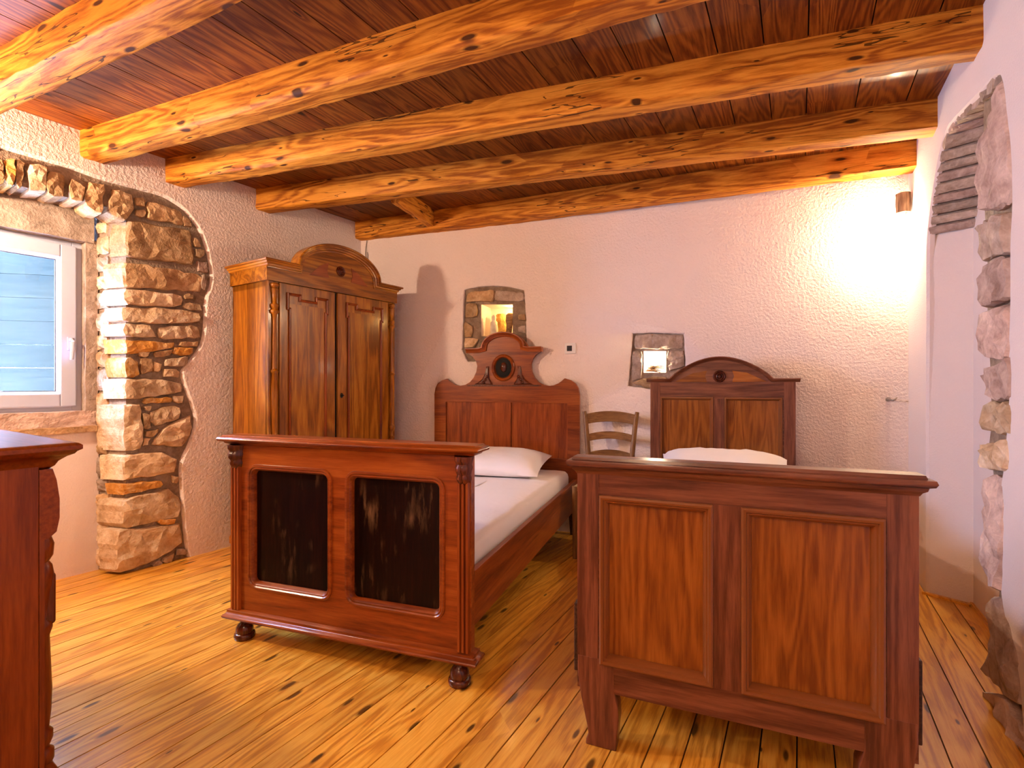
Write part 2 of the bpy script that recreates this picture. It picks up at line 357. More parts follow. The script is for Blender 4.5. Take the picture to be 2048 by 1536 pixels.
def stone_mesh(pts, y_front, y_back, seed, jit=0.006, shift=0.0, dome=0.010):
    """a split-faced stone: outline in the wall plane, front facing the room (-y)"""
    r = random.Random(seed); N = len(pts)
    if poly_area(pts) < 0: pts = pts[::-1]
    res = []
    for i in range(N):
        a, b = pts[i], pts[(i + 1) % N]; L = math.hypot(b[0] - a[0], b[1] - a[1]); k = max(2, min(6, int(L / 0.03)))
        for j in range(k): t = j / k; res.append((a[0] + (b[0] - a[0]) * t, a[1] + (b[1] - a[1]) * t))
    M = len(res)
    rd = [tuple(0.14 * res[i - 1][k] + 0.72 * res[i][k] + 0.14 * res[(i + 1) % M][k] for k in (0, 1)) for i in range(M)]
    gx = sum(p[0] for p in rd) / M; gz = sum(p[1] for p in rd) / M; gs = 1.0 + min(0.10, 0.008 / math.sqrt(abs(poly_area(rd)) + 1e-6))
    rd = [(gx + (x - gx) * gs, gz + (z - gz) * gs) for x, z in rd]
    rd = [(x + r.uniform(-jit, jit), z + r.uniform(-jit, jit)) for x, z in rd]
    cx = sum(p[0] for p in rd) / M; cz = sum(p[1] for p in rd) / M
    size = math.sqrt(abs(poly_area(rd)))
    dm = min(dome, size * 0.12)
    m = MB(); m.loft([[(x + shift, y_back, z) for x, z in rd], [(x, y_front + dm * 0.8, z) for x, z in rd]], True, False)
    m.f.append(tuple(range(M))[::-1])
    ins = [(cx + (x - cx) * 0.94, cz + (z - cz) * 0.94) for x, z in rd]
    step = max(0.022, size / 6.0); pts = list(ins)
    x0, x1 = min(p[0] for p in ins), max(p[0] for p in ins); z0, z1_ = min(p[1] for p in ins), max(p[1] for p in ins)
    inner = [(cx + (x - cx) * 0.82, cz + (z - cz) * 0.82) for x, z in rd]
    zz = z0 + step * 0.5; row = 0
    while zz < z1_:
        xx = x0 + step * (0.5 if row % 2 else 1.0)
        while xx < x1:
            p = (xx + r.uniform(-0.35, 0.35) * step, zz + r.uniform(-0.35, 0.35) * step)
            if inside(p, inner): pts.append(p)
            xx += step
        zz += step; row += 1
    vs, _, fs, _, _, _ = delaunay_2d_cdt([Vector(p) for p in pts], [], [list(range(M))], 1, 1e-5)
    o = len(m.v); k = [0] * M
    tilt = (r.uniform(-0.5, 0.5) * dm / max(size, 0.02), r.uniform(-0.5, 0.5) * dm / max(size, 0.02))
    for i, q in enumerate(vs):
        edge_ = i < M
        h = dm * ((0.1 if edge_ else -0.25) + 1.1 * noise.noise((q.x * 16, q.y * 16, seed * 3.1)) + r.uniform(-0.45, 0.45) * (0.4 if edge_ else 1.0)) + (q.x - cx) * tilt[0] + (q.y - cz) * tilt[1]
        m.v.append((q.x, y_front + h, q.y))
    for f in fs: m.f.append(tuple(o + i for i in f))
    if len(vs) >= M:
        for i in range(M): m.f.append((M + i, M + (i + 1) % M, o + (i + 1) % M, o + i))
    return m
def inside(p, poly):
    c = False; j = len(poly) - 1
    for i in range(len(poly)):
        a, b = poly[i], poly[j]
        if (a[1] > p[1]) != (b[1] > p[1]) and p[0] < (b[0] - a[0]) * (p[1] - a[1]) / (b[1] - a[1]) + a[0]: c = not c
        j = i
    return c
STONE_N = [0]
def put_stone(parent, pts, mat, y_front=0.0, y_back=0.05, **k):
    STONE_N[0] += 1
    return stone_mesh(pts, y_front, y_back, STONE_N[0] * 7 + 1, **k).build('stone', mat, parent)

# floor and ceiling pieces: strips cut to the room
BD = (0.4985, 0.8669)                                  # direction of boards and planks
def clip(poly, a, b, c):                               # keep a*x+b*y<=c
    out = []
    for i in range(len(poly)):
        p, q = poly[i], poly[(i + 1) % len(poly)]; dp = a * p[0] + b * p[1] - c; dq = a * q[0] + b * q[1] - c
        if dp <= 0: out.append(p)
        if dp * dq < 0: t = dp / (dp - dq); out.append((p[0] + (q[0] - p[0]) * t, p[1] + (q[1] - p[1]) * t))
    return out
def grow(e):                                           # room outline pushed outwards by e
    c = [(CLx, CLy), CR, CFR, CFL]; mx = sum(p[0] for p in c) / 4; my = sum(p[1] for p in c) / 4
    ed = []
    for i in range(4):
        p, q = c[i], c[(i + 1) % 4]; dx, dy = q[0] - p[0], q[1] - p[1]; l = math.hypot(dx, dy); nx, ny = dy / l, -dx / l
        if nx * (p[0] - mx) + ny * (p[1] - my) < 0: nx, ny = -nx, -ny
        ed.append((nx, ny, nx * p[0] + ny * p[1] + e))
    big = [(-9, -9), (9, -9), (9, 9), (-9, 9)]
    for a, b, cc in ed: big = clip(big, a, b, cc)
    return big
perp = (BD[1], -BD[0])                                 # across the boards, to the right
def strips(name, parent, mat, outline, edges, z0, z1, gap, seed, breaks=None):
    rr = random.Random(seed); ang = math.atan2(BD[1], BD[0]); out = []
    for k in range(len(edges) - 1):
        a, b = edges[k] + gap / 2, edges[k + 1] - gap / 2
        poly = clip(clip(outline, perp[0], perp[1], b), -perp[0], -perp[1], -a)
        if len(poly) < 3: continue
        us = [p[0] * BD[0] + p[1] * BD[1] for p in poly]; u0, u1 = min(us), max(us); cuts = [u0 - 1]
        if breaks and k in breaks: cuts += breaks[k]
        cuts.append(u1 + 1); mid = (a + b) / 2
        for c0, c1 in zip(cuts[:-1], cuts[1:]):
            q = clip(clip(poly, BD[0], BD[1], c1 - 0.0008), -BD[0], -BD[1], -c0 - 0.0008)
            if len(q) < 3: continue
            loc = [((p[0] * BD[0] + p[1] * BD[1]) - u0, -(p[0] * perp[0] + p[1] * perp[1] - mid)) for p in q]
            dz = rr.uniform(-0.0006, 0.0006)
            o = MB().prism_z(loc, z0, z1 + dz).build(name, mat, parent)
            o.location = (u0 * BD[0] + mid * perp[0], u0 * BD[1] + mid * perp[1], 0); o.rotation_euler = (0, 0, ang)
            out.append(o)
    return out
outl = grow(0.34)
floor = MB().prism_z(outl, -0.06, -0.018).build('floor', 'underlay'); tag(floor, kind='structure', label='varnished pine floorboards running towards the back wall')
W = 0.0968
base = (-0.3008) * perp[0] + 1.4323 * perp[1]
edges = [base + W * i for i in range(-40, 45)]
strips('floorboard', floor, 'floor', outl, edges, -0.018, 0.0, 0.0042, 3)
ceil = MB().prism_z(grow(0.2), ZC + 0.03, ZC + 0.09).build('ceiling', 'underlay'); tag(ceil, kind='structure', label='stained plank ceiling carried on rough golden beams')
e0 = -4.2; edges = []
rr = random.Random(21)
while e0 < 4.2: edges.append(e0); e0 += rr.choice((0.155, 0.17, 0.185, 0.21, 0.25))
strips('plank', ceil, 'plank', grow(0.2), edges, ZC, ZC + 0.03, 0.005, 5)

# beams: near lower edge from the window wall to the right wall
def beam(p, q, width, z0, z1, seed, name='beam'):
    dx, dy = q[0] - p[0], q[1] - p[1]; L = math.hypot(dx, dy); ang = math.atan2(dy, dx)
    n = max(6, int(L / 0.06)); loops = []; r = 0.016
    for i in range(n + 1):
        x = L * i / n; l = []
        base_ = []
        for cy, cz, a in ((r, z0 + r, math.pi), (width - r, z0 + r, 1.5 * math.pi)):
            base_ += [(cy + r * math.cos(a + k * math.pi / 4), cz + r * math.sin(a + k * math.pi / 4)) for k in range(3)]
        pts = [(0, z1), (0, (z0 + z1) / 2)] + base_[0:3] + [(width / 2, z0)] + base_[3:6] + [(width, (z0 + z1) / 2), (width, z1)]
        for k, (y, z) in enumerate(pts):
            am = 0.0065 if 0 < k < len(pts) - 1 else 0.004
            l.append((x, y + am * noise.noise((x * 3.0, k * 0.9, seed)) + am * 0.7 * noise.noise((x * 11, k * 1.7, seed + 5)),
                      z + (am * noise.noise((x * 2.4, k * 0.9, seed + 20)) + am * 0.8 * noise.noise((x * 13, k * 1.3, seed + 31)) if 0 < k < len(pts) - 1 else 0)))
        loops.append(l)
    return MB().loft(loops).build(name, 'beam', ceil, (p[0], p[1], 0), ang, smooth=50)
def ext(p, q, a, b):
    dx, dy = q[0] - p[0], q[1] - p[1]; l = math.hypot(dx, dy); return (p[0] - dx / l * a, p[1] - dy / l * a), (q[0] + dx / l * b, q[1] + dy / l * b)
def gnd(px, py, z):                                    # point at height z seen at a photograph position
    Y = (z - CH) * 1000.0 / (768 - py); return ((px - 1024) / 1000 * Y, Y)
beam(*ext(gnd(0, 165, ZB), gnd(306, 7, ZB), 0.35, 1.8), 0.125, ZB, ZC + 0.01, 1)
beam(*ext(gnd(150, 317, ZB), gnd(1240, 0, ZB), 0.1, 1.25), 0.12, ZB, ZC + 0.01, 2)
beam(*ext(gnd(340, 363, ZB), gnd(1952, 91, ZB), 0.1, 0.1), 0.115, ZB, ZC + 0.01, 3)
beam(*ext(gnd(500, 420, ZB), gnd(1881, 254, ZB), 0.1, 0.1), 0.115, ZB, ZC + 0.01, 4)
beam(*ext(gnd(716, 477, ZB), gnd(1822, 333, ZB), 0.1, 0.1), 0.13, ZB, ZC + 0.01, 5)
a_, b_ = gnd(800, 402, ZB + 0.03), gnd(872, 458, ZB + 0.01)
beam(a_, b_, 0.07, ZB + 0.02, ZC + 0.01, 6)

# ------------------------------------------------------------------ window wall with its stone niche
wall_left = empty('wall_left', mw=FL.mw, label='pale plastered window wall with an exposed stone niche', kind='structure')
edge_px = [(375, 1111), (370, 1085), (363, 1010), (359, 940), (366, 910), (378, 885), (389, 845), (384, 818), (373, 785), (362, 748), (372, 728), (397, 695), (407, 660), (410, 600), (421, 565), (418, 522), (405, 475), (388, 445), (362, 415), (325, 393), (280, 380), (235, 368), (190, 355), (140, 337), (90, 322), (40, 307), (0, 296)]
edge = [FL.at(x, y) for x, y in edge_px]
edge[0] = (edge[0][0], 0.0)
xm = -2.24                                             # middle of the niche
edge = catmull(edge, 4)
edge = [(x, max(z, 0.0)) for x, z in edge if x > xm] + [(xm, 2.235)]
mirror = [(2 * xm - x, z) for x, z in edge[::-1][1:]]
outline = rough(edge + mirror, 0.0025, 3.0, 0.03)
lip = offset_poly(outline, -0.018); lip[0] = (lip[0][0], 0); lip[-1] = (lip[-1][0], 0)
XL = -LEFT_LEN - 0.05
m = MB(); poly = [(0.05, -0.03), (0.05, WT), (XL, WT), (XL, -0.03), (lip[-1][0], -0.03)] + lip[::-1] + [(lip[0][0], -0.03)]
tess(m, [poly], 0.0)
k0 = len(m.v); m.v += [(x, 0.0, z) for x, z in lip] + [(x, 0.012, z) for x, z in offset_poly(outline, -0.005)] + [(x, 0.05, z) for x, z in outline]
N = len(lip)
for t in range(2):
    for i in range(N - 1): m.f.append((k0 + t * N + i, k0 + t * N + i + 1, k0 + (t + 1) * N + i + 1, k0 + (t + 1) * N + i))
m.build('plaster_face', 'plaster', wall_left, smooth=40)
# niche: jambs, soffit, back
XF = FL.at(246, 900)[0]; XFL = 2 * xm - XF; ND = 0.22; SPL = 0.07; ZS = 2.10; YM = 0.022
XK, XKL = XF - SPL, XFL + SPL
m = MB()
og = offset_poly(edge + mirror, -0.04); og[0] = (og[0][0], -0.03); og[-1] = (og[-1][0], -0.03)
XJ, XJL = XF + 0.022, XFL - 0.022; ZS = 2.105
tess(m, [[(x, z) for x, z in og] + [(XJL, -0.03), (XJL, ZS), (XJ, ZS), (XJ, -0.03)]], YM)
m.add([(XJ, YM, -0.03), (XK + 0.022, ND + 0.02, -0.03), (XK + 0.022, ND + 0.02, ZS), (XJ, YM, ZS)], [(0, 1, 2, 3)])
m.add([(XJL, YM, -0.03), (XKL - 0.022, ND + 0.02, -0.03), (XKL - 0.022, ND + 0.02, ZS), (XJL, YM, ZS)], [(0, 1, 2, 3)])
m.add([(XJL, YM, ZS), (XJ, YM, ZS), (XK + 0.022, ND + 0.02, ZS), (XKL - 0.022, ND + 0.02, ZS)], [(0, 1, 2, 3)])
m.build('mortar', 'mortar', wall_left)
ZSILL = FL.at(180, 856, ND)[1]
WX1, WZ1 = FL.at(166, 486, 0.28); WZ0 = FL.at(166, 823, 0.28)[1]; WX0 = 2 * xm - WX1
m = box(XKL - 0.02, XK + 0.024, ND, 0.55, -0.03, ZSILL - 0.02); m.build('plaster_niche_back', 'plaster_smooth', wall_left)
m = MB(); m.box(XJ + 0.03, 0.6, 0.052, 0.55, -0.05, WT); m.box(-LEFT_LEN - 0.6, XJL - 0.03, 0.052, 0.55, -0.05, WT); m.box(XJL - 0.03, XJ + 0.03, 0.052, 0.55, ZS + 0.15, WT)
m.box(XK + 0.03, XJ + 0.05, 0.26, 0.55, -0.05, WT); m.box(XJL - 0.05, XKL - 0.03, 0.26, 0.55, -0.05, WT); m.build('leak_backing', 'mortar', wall_left)  # backing slabs added behind the plaster to stop sky light leaking in
# stone surround of the window
def slab(x0, x1, y0, y1, z0, z1, seed, nx=10, nz=4):
    m = MB(); loops = []
    for i in range(nx + 1):
        x = x0 + (x1 - x0) * i / nx; l = []
        for (y, z) in ((y0, z0), (y0, (2 * z0 + z1) / 3), (y0, (z0 + 2 * z1) / 3), (y0, z1), (y1, z1), (y1, z0)):
            l.append((x, y + (0.008 * noise.noise((x * 14, z * 14, seed)) if y == y0 else 0), z + 0.005 * noise.noise((x * 10, z * 9, seed + 4))))
        loops.append(l)
    return m.loft(loops)
def slab_v(x0, x1, y0, y1, z0, z1, seed, n=14):
    m = MB(); loops = []
    for i in range(n + 1):
        z = z0 + (z1 - z0) * i / n; l = []
        for x, y in ((x0, y0), ((x0 + x1) / 2, y0), (x1, y0), (x1, y1), (x0, y1)):
            l.append((x + 0.005 * noise.noise((z * 12, x * 20, seed)), y + (0.007 * noise.noise((x * 14, z * 14, seed)) if y == y0 else 0), z))
        loops.append(l)
    return m.loft(loops)
slab(XKL, XK, ND - 0.01, 0.55, WZ1 - 0.005, ZS + 0.1, 2).build('lintel_stone', 'stone_g', wall_left)
slab_v(WX1 - 0.005, XK + 0.02, ND, 0.55, ZSILL + 0.03, WZ1 + 0.01, 5).build('surround_stone', 'stone_g', wall_left)
slab_v(XKL - 0.02, WX0 + 0.005, ND, 0.55, ZSILL + 0.03, WZ1 + 0.01, 8).build('surround_stone', 'stone_g', wall_left)
slab(XKL, XK + 0.01, ND - 0.01, 0.55, ZSILL + 0.012, WZ0 + 0.005, 11).build('sill_stone', 'stone_p', wall_left)
slab(XKL, XK + 0.01, ND - 0.03, ND + 0.2, ZSILL - 0.02, ZSILL + 0.014, 14).build('sill_tile', 'stone_b', wall_left)

z1 = lambda p: [FL.at(x * 0.3776, y * 0.3776 + 280) for x, y in p]
z2 = lambda p: [FL.at(x * 0.5442, y * 0.5442 + 700) for x, y in p]
A, B_, O_, G_ = 'stone_a', 'stone_b', 'stone_o', 'stone_g'
corner = [  # stones on the arris: they reach back along the jamb
    (z1([(682, 428), (1010, 480), (1030, 660), (720, 620), (672, 620)]), B_, 0.07), (z1([(655, 645), (890, 680), (1065, 722), (1060, 800), (870, 790), (657, 775)]), B_, 0.14),
    (z1([(655, 788), (960, 820), (960, 880), (657, 872)]), A, 0.15), (z1([(655, 886), (900, 895), (1055, 915), (1060, 965), (790, 972), (657, 955)]), A, 0.13),
    (z1([(655, 972), (790, 985), (830, 1045), (657, 1045)]), A, 0.16), (z1([(660, 1058), (920, 1075), (910, 1105), (672, 1137)]), O_, 0.15),
    (z1([(662, 1150), (730, 1170), (740, 1250), (668, 1255)]), O_, 0.14), (z1([(662, 1268), (830, 1268), (955, 1290), (960, 1335), (740, 1365), (664, 1375)]), A, 0.15),
    (z2([(455, 200), (520, 200), (524, 365), (460, 372)]), A, 0.20), (z2([(458, 388), (570, 376), (655, 400), (640, 450), (520, 468), (455, 482)]), A, 0.17),
    (z2([(450, 492), (595, 480), (590, 505), (455, 532)]), O_, 0.06), (z2([(450, 552), (620, 512), (665, 560), (660, 612), (470, 655), (450, 640)]), A, 0.18),
    (z2([(425, 668), (660, 640), (668, 712), (560, 780), (440, 822), (428, 810)]), A, 0.12)]
for pts, mt, dp in corner: put_stone(wall_left, pts, mt, -0.004, max(dp, 0.12), shift=-0.33 * max(dp, 0.12), dome=0.014)
face = [
    (z1([(790, 322), (960, 380), (968, 450), (782, 412)]), B_), (z1([(720, 305), (765, 310), (765, 348), (720, 350)]), B_), (z1([(725, 368), (770, 370), (768, 402), (725, 402)]), B_),
    (z1([(1025, 515), (1060, 535), (1066, 570), (1034, 562)]), B_), (z1([(1038, 580), (1082, 588), (1084, 622), (1040, 618)]), A), (z1([(972, 398), (1012, 425), (1016, 462), (978, 452)]), B_),
    (z1([(1048, 642), (1098, 650), (1102, 698), (1052, 690)]), 'stone_p'), (z1([(1072, 715), (1100, 720), (1090, 780), (1072, 790)]), G_), (z1([(980, 818), (1024, 818), (1018, 842), (982, 842)]), B_),
    (z1([(980, 862), (1062, 868), (1066, 902), (985, 896)]), A), (z1([(845, 990), (1050, 985), (1062, 1045), (852, 1052)]), A), (z1([(955, 1068), (1052, 1070), (1047, 1093), (955, 1092)]), B_),
    (z1([(922, 1103), (1022, 1103), (1012, 1142), (930, 1137)]), O_), (z1([(738, 1128), (794, 1128), (789, 1147), (743, 1149)]), B_), (z1([(820, 1124), (912, 1113), (906, 1142), (824, 1147)]), B_),
    (z1([(884, 1158), (1002, 1148), (972, 1197), (880, 1192)]), A), (z1([(745, 1160), (803, 1160), (808, 1227), (748, 1245)]), B_), (z1([(814, 1176), (862, 1184), (852, 1227), (818, 1222)]), B_),
    (z1([(868, 1212), (942, 1208), (947, 1257), (864, 1252)]), A), (z1([(768, 1370), (916, 1363), (906, 1387), (774, 1396)]), O_), (z1([(924, 1358), (977, 1358), (972, 1391), (924, 1389)]), A),
    (z1([(765, 1412), (802, 1412), (800, 1432), (768, 1430)]), A), (z2([(555, 228), (600, 212), (660, 207), (660, 250), (568, 276), (557, 262)]), A), (z2([(526, 235), (553, 240), (553, 290), (530, 292)]), B_),
    (z2([(558, 345), (600, 292), (700, 242), (706, 290), (672, 355)]), A), (z2([(536, 298), (592, 290), (562, 318), (540, 316)]), B_), (z2([(526, 322), (556, 322), (540, 352), (528, 352)]), A),
    (z2([(634, 463), (657, 468), (652, 492), (632, 488)]), A), (z2([(585, 624), (650, 623), (640, 641), (588, 641)]), O_), (z2([(600, 765), (640, 745), (634, 780), (606, 785)]), A), (z2([(652, 727), (690, 737), (682, 757), (650, 752)]), G_),
    (z2([(560, 790), (592, 772), (598, 788), (566, 802)]), G_)]
for pts, mt in face: put_stone(wall_left, pts, mt, -0.002, 0.04, dome=0.012)
vous = [
    (z1([(-40, 95), (18, 103), (18, 232), (-36, 244)]), B_), (z1([(32, 95), (76, 97), (84, 232), (30, 236)]), O_), (z1([(86, 108), (126, 118), (114, 244), (90, 242)]), B_),
    (z1([(150, 130), (250, 142), (236, 274), (158, 262)]), A), (z1([(256, 165), (342, 190), (330, 298), (246, 284)]), B_), (z1([(380, 205), (457, 250), (440, 325), (366, 312)]), B_),
    (z1([(470, 225), (552, 240), (545, 392), (452, 352)]), B_), (z1([(598, 262), (702, 290), (702, 365), (662, 432), (572, 384)]), B_)]
for pts, mt in vous: put_stone(wall_left, pts, mt, -0.006, 0.18, dome=0.016)
for i in range(6):                                     # the arch goes on past the picture's edge
    x0 = -2.30 - 0.105 * i; put_stone(wall_left, [(x0 - 0.08, 2.07 - i * 0.004), (x0, 2.075 - i * 0.004), (x0 + 0.004, 2.215), (x0 - 0.084, 2.21)], (A, B_, B_)[i % 3], -0.006, 0.18, dome=0.016)
# stones bedded in the jamb itself, further back
def jamb_stone(z0, z1_, ya, yb, mat, out=0.022):
    STONE_N[0] += 1; r = random.Random(STONE_N[0]); m = MB(); nz, ny = 4, 4; rows = []
    for i in range(nz + 1):
        for j in range(ny + 1):
            y = ya + (yb - ya) * j / ny; z = z0 + (z1_ - z0) * i / nz; e = (i in (0, nz)) or (j in (0, ny))
            m.v.append((XJ - SPL * (y - YM) / (ND + 0.02 - YM) - (out * 0.45 if e else out * r.uniform(0.7, 1.25)), y + r.uniform(-0.006, 0.006), z + r.uniform(-0.006, 0.006)))
    for i in range(nz):
        for j in range(ny): a = i * (ny + 1) + j; m.f.append((a, a + 1, a + ny + 2, a + ny + 1))
    k = len(m.v); n1 = ny + 1
    ring = [j for j in range(n1)] + [i * n1 + ny for i in range(1, nz + 1)] + [nz * n1 + j for j in range(ny - 1, -1, -1)] + [i * n1 for i in range(nz - 1, 0, -1)]
    m.v += [(m.v[q][0] + 0.03, m.v[q][1], m.v[q][2]) for q in ring]
    for q in range(len(ring)): m.f.append((ring[q], ring[(q + 1) % len(ring)], k + (q + 1) % len(ring), k + q))
    m.f.append(tuple(range(k, k + len(ring))))
    return m.build('stone', mat, wall_left)
jz = 0.02; jr = random.Random(5)
while jz < 2.02:
    h = jr.uniform(0.06, 0.13)
    jamb_stone(jz, min(jz + h, 2.05), jr.uniform(0.135, 0.155), 0.228, jr.choice((A, B_, 'stone_p', G_)))
    jz += h + jr.uniform(0.012, 0.03)

# the window in the niche
win = empty('window_1', mw=FL.mw, label='white plastic tilt window in the stone niche', kind='structure')
m = MB(); y0, y1 = 0.275, 0.345
fr = 0.045
def rail_frame(x0, x1, z0, z1, w, y0, y1):
    m = MB(); m.box(x0, x0 + w, y0, y1, z0, z1); m.box(x1 - w, x1, y0, y1, z0, z1); m.box(x0 + w, x1 - w, y0, y1, z0, z0 + w); m.box(x0 + w, x1 - w, y0, y1, z1 - w, z1); return m
rail_frame(WX0, WX1, WZ0, WZ1, 0.05, 0.285, 0.36).build('window_frame', 'pvc', win, bevel=0.004)
sx0, sx1, sz0, sz1 = WX0 + 0.034, WX1 - 0.034, WZ0 + 0.034, WZ1 - 0.034
sash = rail_frame(sx0, sx1, sz0, sz1, 0.072, 0.262, 0.335).build('sash', 'pvc', win, bevel=0.006)
MB().frame(sx0 + 0.072, sx1 - 0.072, sz0 + 0.072, sz1 - 0.072, [(0, 0.266), (0.004, 0.272), (0.016, 0.29), (0.016, 0.305), (0, 0.305)]).build('glazing_bead', 'pvc', sash)
MB().frame(sx0 + 0.086, sx1 - 0.086, sz0 + 0.086, sz1 - 0.086, [(0, 0.288), (0.004, 0.288), (0.004, 0.30), (0, 0.30)]).build('gasket', 'pvc_grey', sash)
box(sx0 + 0.08, sx1 - 0.08, 0.298, 0.302, sz0 + 0.08, sz1 - 0.08).build('pane', 'glass', win)
hx, hz = FL.at(140, 690, 0.262)
m = MB(); m.box(hx - 0.013, hx + 0.013, 0.252, 0.262, hz - 0.03, hz + 0.045)
m.tube([(hx, 0.255, hz + 0.03), (hx, 0.225, hz + 0.03), (hx, 0.215, hz + 0.015), (hx - 0.002, 0.213, hz - 0.04), (hx - 0.004, 0.218, hz - 0.085)], [0.009, 0.009, 0.011, 0.010, 0.008], 8)
m.build('handle', 'pvc', sash, smooth=40)
# outside: open shutter leaf of pale blue boards
hxs = WX1 - 0.02
sh = empty('window_shutter', label='pale blue board shutter standing half open outside the window', cat='shutter')
hp = FL.mw @ Vector((hxs, 0.5, 0)); th = math.radians(42)
dirx = (-FL.d[0] * math.cos(th) + FL.n[0] * math.sin(th), -FL.d[1] * math.cos(th) + FL.n[1] * math.sin(th))
sh.location = (hp.x, hp.y, WZ0 - 0.02); sh.rotation_euler = (0, 0, math.atan2(dirx[1], dirx[0]))
bz = 0.0
while bz < 0.99:
    box(0.0, 0.46, -0.012, 0.012, bz, bz + 0.1386).build('board', 'shutter', sh, bevel=0.0015); bz += 0.140
for zz in (0.12, 0.52, 0.86):
    box(0.36, 0.45, 0.012, 0.036, zz, zz + 0.05).build('hinge', 'white_plastic', sh, bevel=0.002)
box(0.38, 0.41, 0.012, 0.03, 0.0, 0.98).build('batten', 'shutter', sh, bevel=0.003)

# ------------------------------------------------------------------ back wall with two lit niches
wall_back = empty('wall_back', mw=FB.mw, label='rough pale plastered back wall with two small lit niches', kind='structure')
n1_out = [FB.at(*p) for p in ((924, 700), (926, 640), (928, 580), (955, 574), (985, 572), (1015, 574), (1047, 581), (1050, 628), (1052, 700), (1040, 722), (935, 722))]
n2_out = [FB.at(*p) for p in ((1257, 771), (1262, 720), (1266, 668), (1315, 666), (1367, 669), (1370, 720), (1369, 776), (1310, 779))]
o1 = [FB.at(*p) for p in ((960, 672), (960, 608), (1023, 608), (1023, 672))]; o2 = [FB.at(*p) for p in ((1287, 745), (1287, 702), (1332, 702), (1332, 745))]
def ring(pts, amp, seed): q = rough(pts + [pts[0]], amp, seed, 0.02)[:-1]; return q
r1, r2 = ring(n1_out, 0.004, 1.0), ring(n2_out, 0.004, 5.0)
if poly_area(r1) < 0: r1 = r1[::-1]
if poly_area(r2) < 0: r2 = r2[::-1]
l1, l2 = offset_poly(r1, -0.014, True), offset_poly(r2, -0.014, True)
m = MB(); tess(m, [[(-0.05, -0.03), (BACK_LEN + 0.05, -0.03), (BACK_LEN + 0.05, WT), (-0.05, WT)], l1[::-1], l2[::-1]], 0.0)
for l, r in ((l1, r1), (l2, r2)): m.loft([[(x, 0, z) for x, z in l], [(x, 0.008, z) for x, z in offset_poly(r, -0.004, True)], [(x, 0.035, z) for x, z in r]], True, False)
m.build('plaster_face', 'plaster', wall_back, smooth=40)
def niche(outl, op, mat):
    m = MB(); o = op if poly_area(op) > 0 else op[::-1]; tess(m, [offset_poly(outl, -0.05, True), o[::-1]], 0.028); m.build('mortar', mat, wall_back)
    b = MB(); b.loft([[(x, 0.026, z) for x, z in o], [(x, 0.24, z) for x, z in o]], True, False)
    b.add([(x, 0.24, z) for x, z in o], [(0, 1, 2, 3)]); b.build('niche_lining', 'plaster_smooth', wall_back)
niche(r1, o1, 'mortar'); niche(r2, o2, 'stone_g')
box(-0.6, BACK_LEN + 0.6, 0.26, 0.40, -0.05, WT).build('leak_backing', 'mortar', wall_back)  # unseen slab added so no sky leaks through the back wall
z6 = lambda p: [FB.at(x * 0.1367 + 900, y * 0.1367 + 560) for x, y in p]
for pts, mt in ((z6([(250, 178), (420, 160), (640, 145), (612, 318), (400, 300), (236, 322)]), B_), (z6([(665, 150), (880, 165), (1078, 195), (1060, 300), (900, 300), (645, 290)]), G_), (z6([(225, 347), (385, 342), (380, 530), (215, 545)]), B_),
                (z6([(205, 600), (322, 680), (300, 828), (205, 830)]), B_), (z6([(212, 845), (400, 855), (340, 985), (205, 1000)]), A), (z6([(985, 500), (1092, 492), (1097, 590), (1002, 590)]), B_),
                (z6([(990, 690), (1095, 652), (1100, 780), (1002, 765)]), G_), (z6([(955, 835), (1100, 802), (1102, 905), (1000, 925)]), G_), (z6([(430, 1010), (960, 1010), (930, 1130), (460, 1130)]), G_)):
    put_stone(wall_back, pts, mt, 0.006, 0.04, dome=0.012, jit=0.004)
z5 = lambda p: [FB.at(x * 0.288 + 1130, y * 0.288 + 640) for x, y in p]
for pts, mt in ((z5([(492, 104), (650, 98), (815, 108), (815, 195), (640, 200), (488, 195)]), G_), (z5([(470, 212), (530, 215), (528, 400), (462, 420)]), G_), (z5([(460, 432), (600, 395), (700, 400), (690, 470), (560, 468)]), B_),
                (z5([(712, 215), (818, 215), (825, 320), (722, 350)]), G_)):
    put_stone(wall_back, pts, mt, 0.010, 0.04, dome=0.010, jit=0.004)

# ------------------------------------------------------------------ right wall with the blocked doorway
wall_right = empty('wall_right', mw=FR.mw, label='smooth pale right wall with a walled up stone doorway', kind='structure')
XD = FR.at(1853, 900)[0]
dp_ = [(1853, 1209), (1853, 900), (1854, 620), (1854, 500), (1858, 445), (1866, 385), (1875, 330), (1884, 290), (1897, 256), (1930, 220), (1960, 190), (1990, 158), (2003, 172), (2011, 240), (2018, 300), (2021, 400), (2017, 500), (2017, 600), (2014, 700), (2017, 760), (2011, 850), (2006, 920), (1998, 980), (1996, 1030), (2002, 1100), (1999, 1180), (2010, 1250), (2030, 1330), (2038, 1380)]
dout = [FR.at(*p) for p in dp_]; dout[0] = (dout[0][0], 0.0); dout.append((FR.at(2046, 1440)[0], 0.0))
xs = [p[0] for p in dout]
dout = catmull(dout, 3)
dout = rough([(x, max(0.0, z)) for x, z in dout], 0.002, 8.0, 0.03)
dl = offset_poly(dout, 0.016); dl[0] = (dl[0][0], 0); dl[-1] = (dl[-1][0], 0)
m = MB(); tess(m, [[(-0.05, -0.03), (dl[0][0], -0.03)] + dl + [(dl[-1][0], -0.03), (RIGHT_LEN + 0.05, -0.03), (RIGHT_LEN + 0.05, WT), (-0.05, WT)]], 0.0)
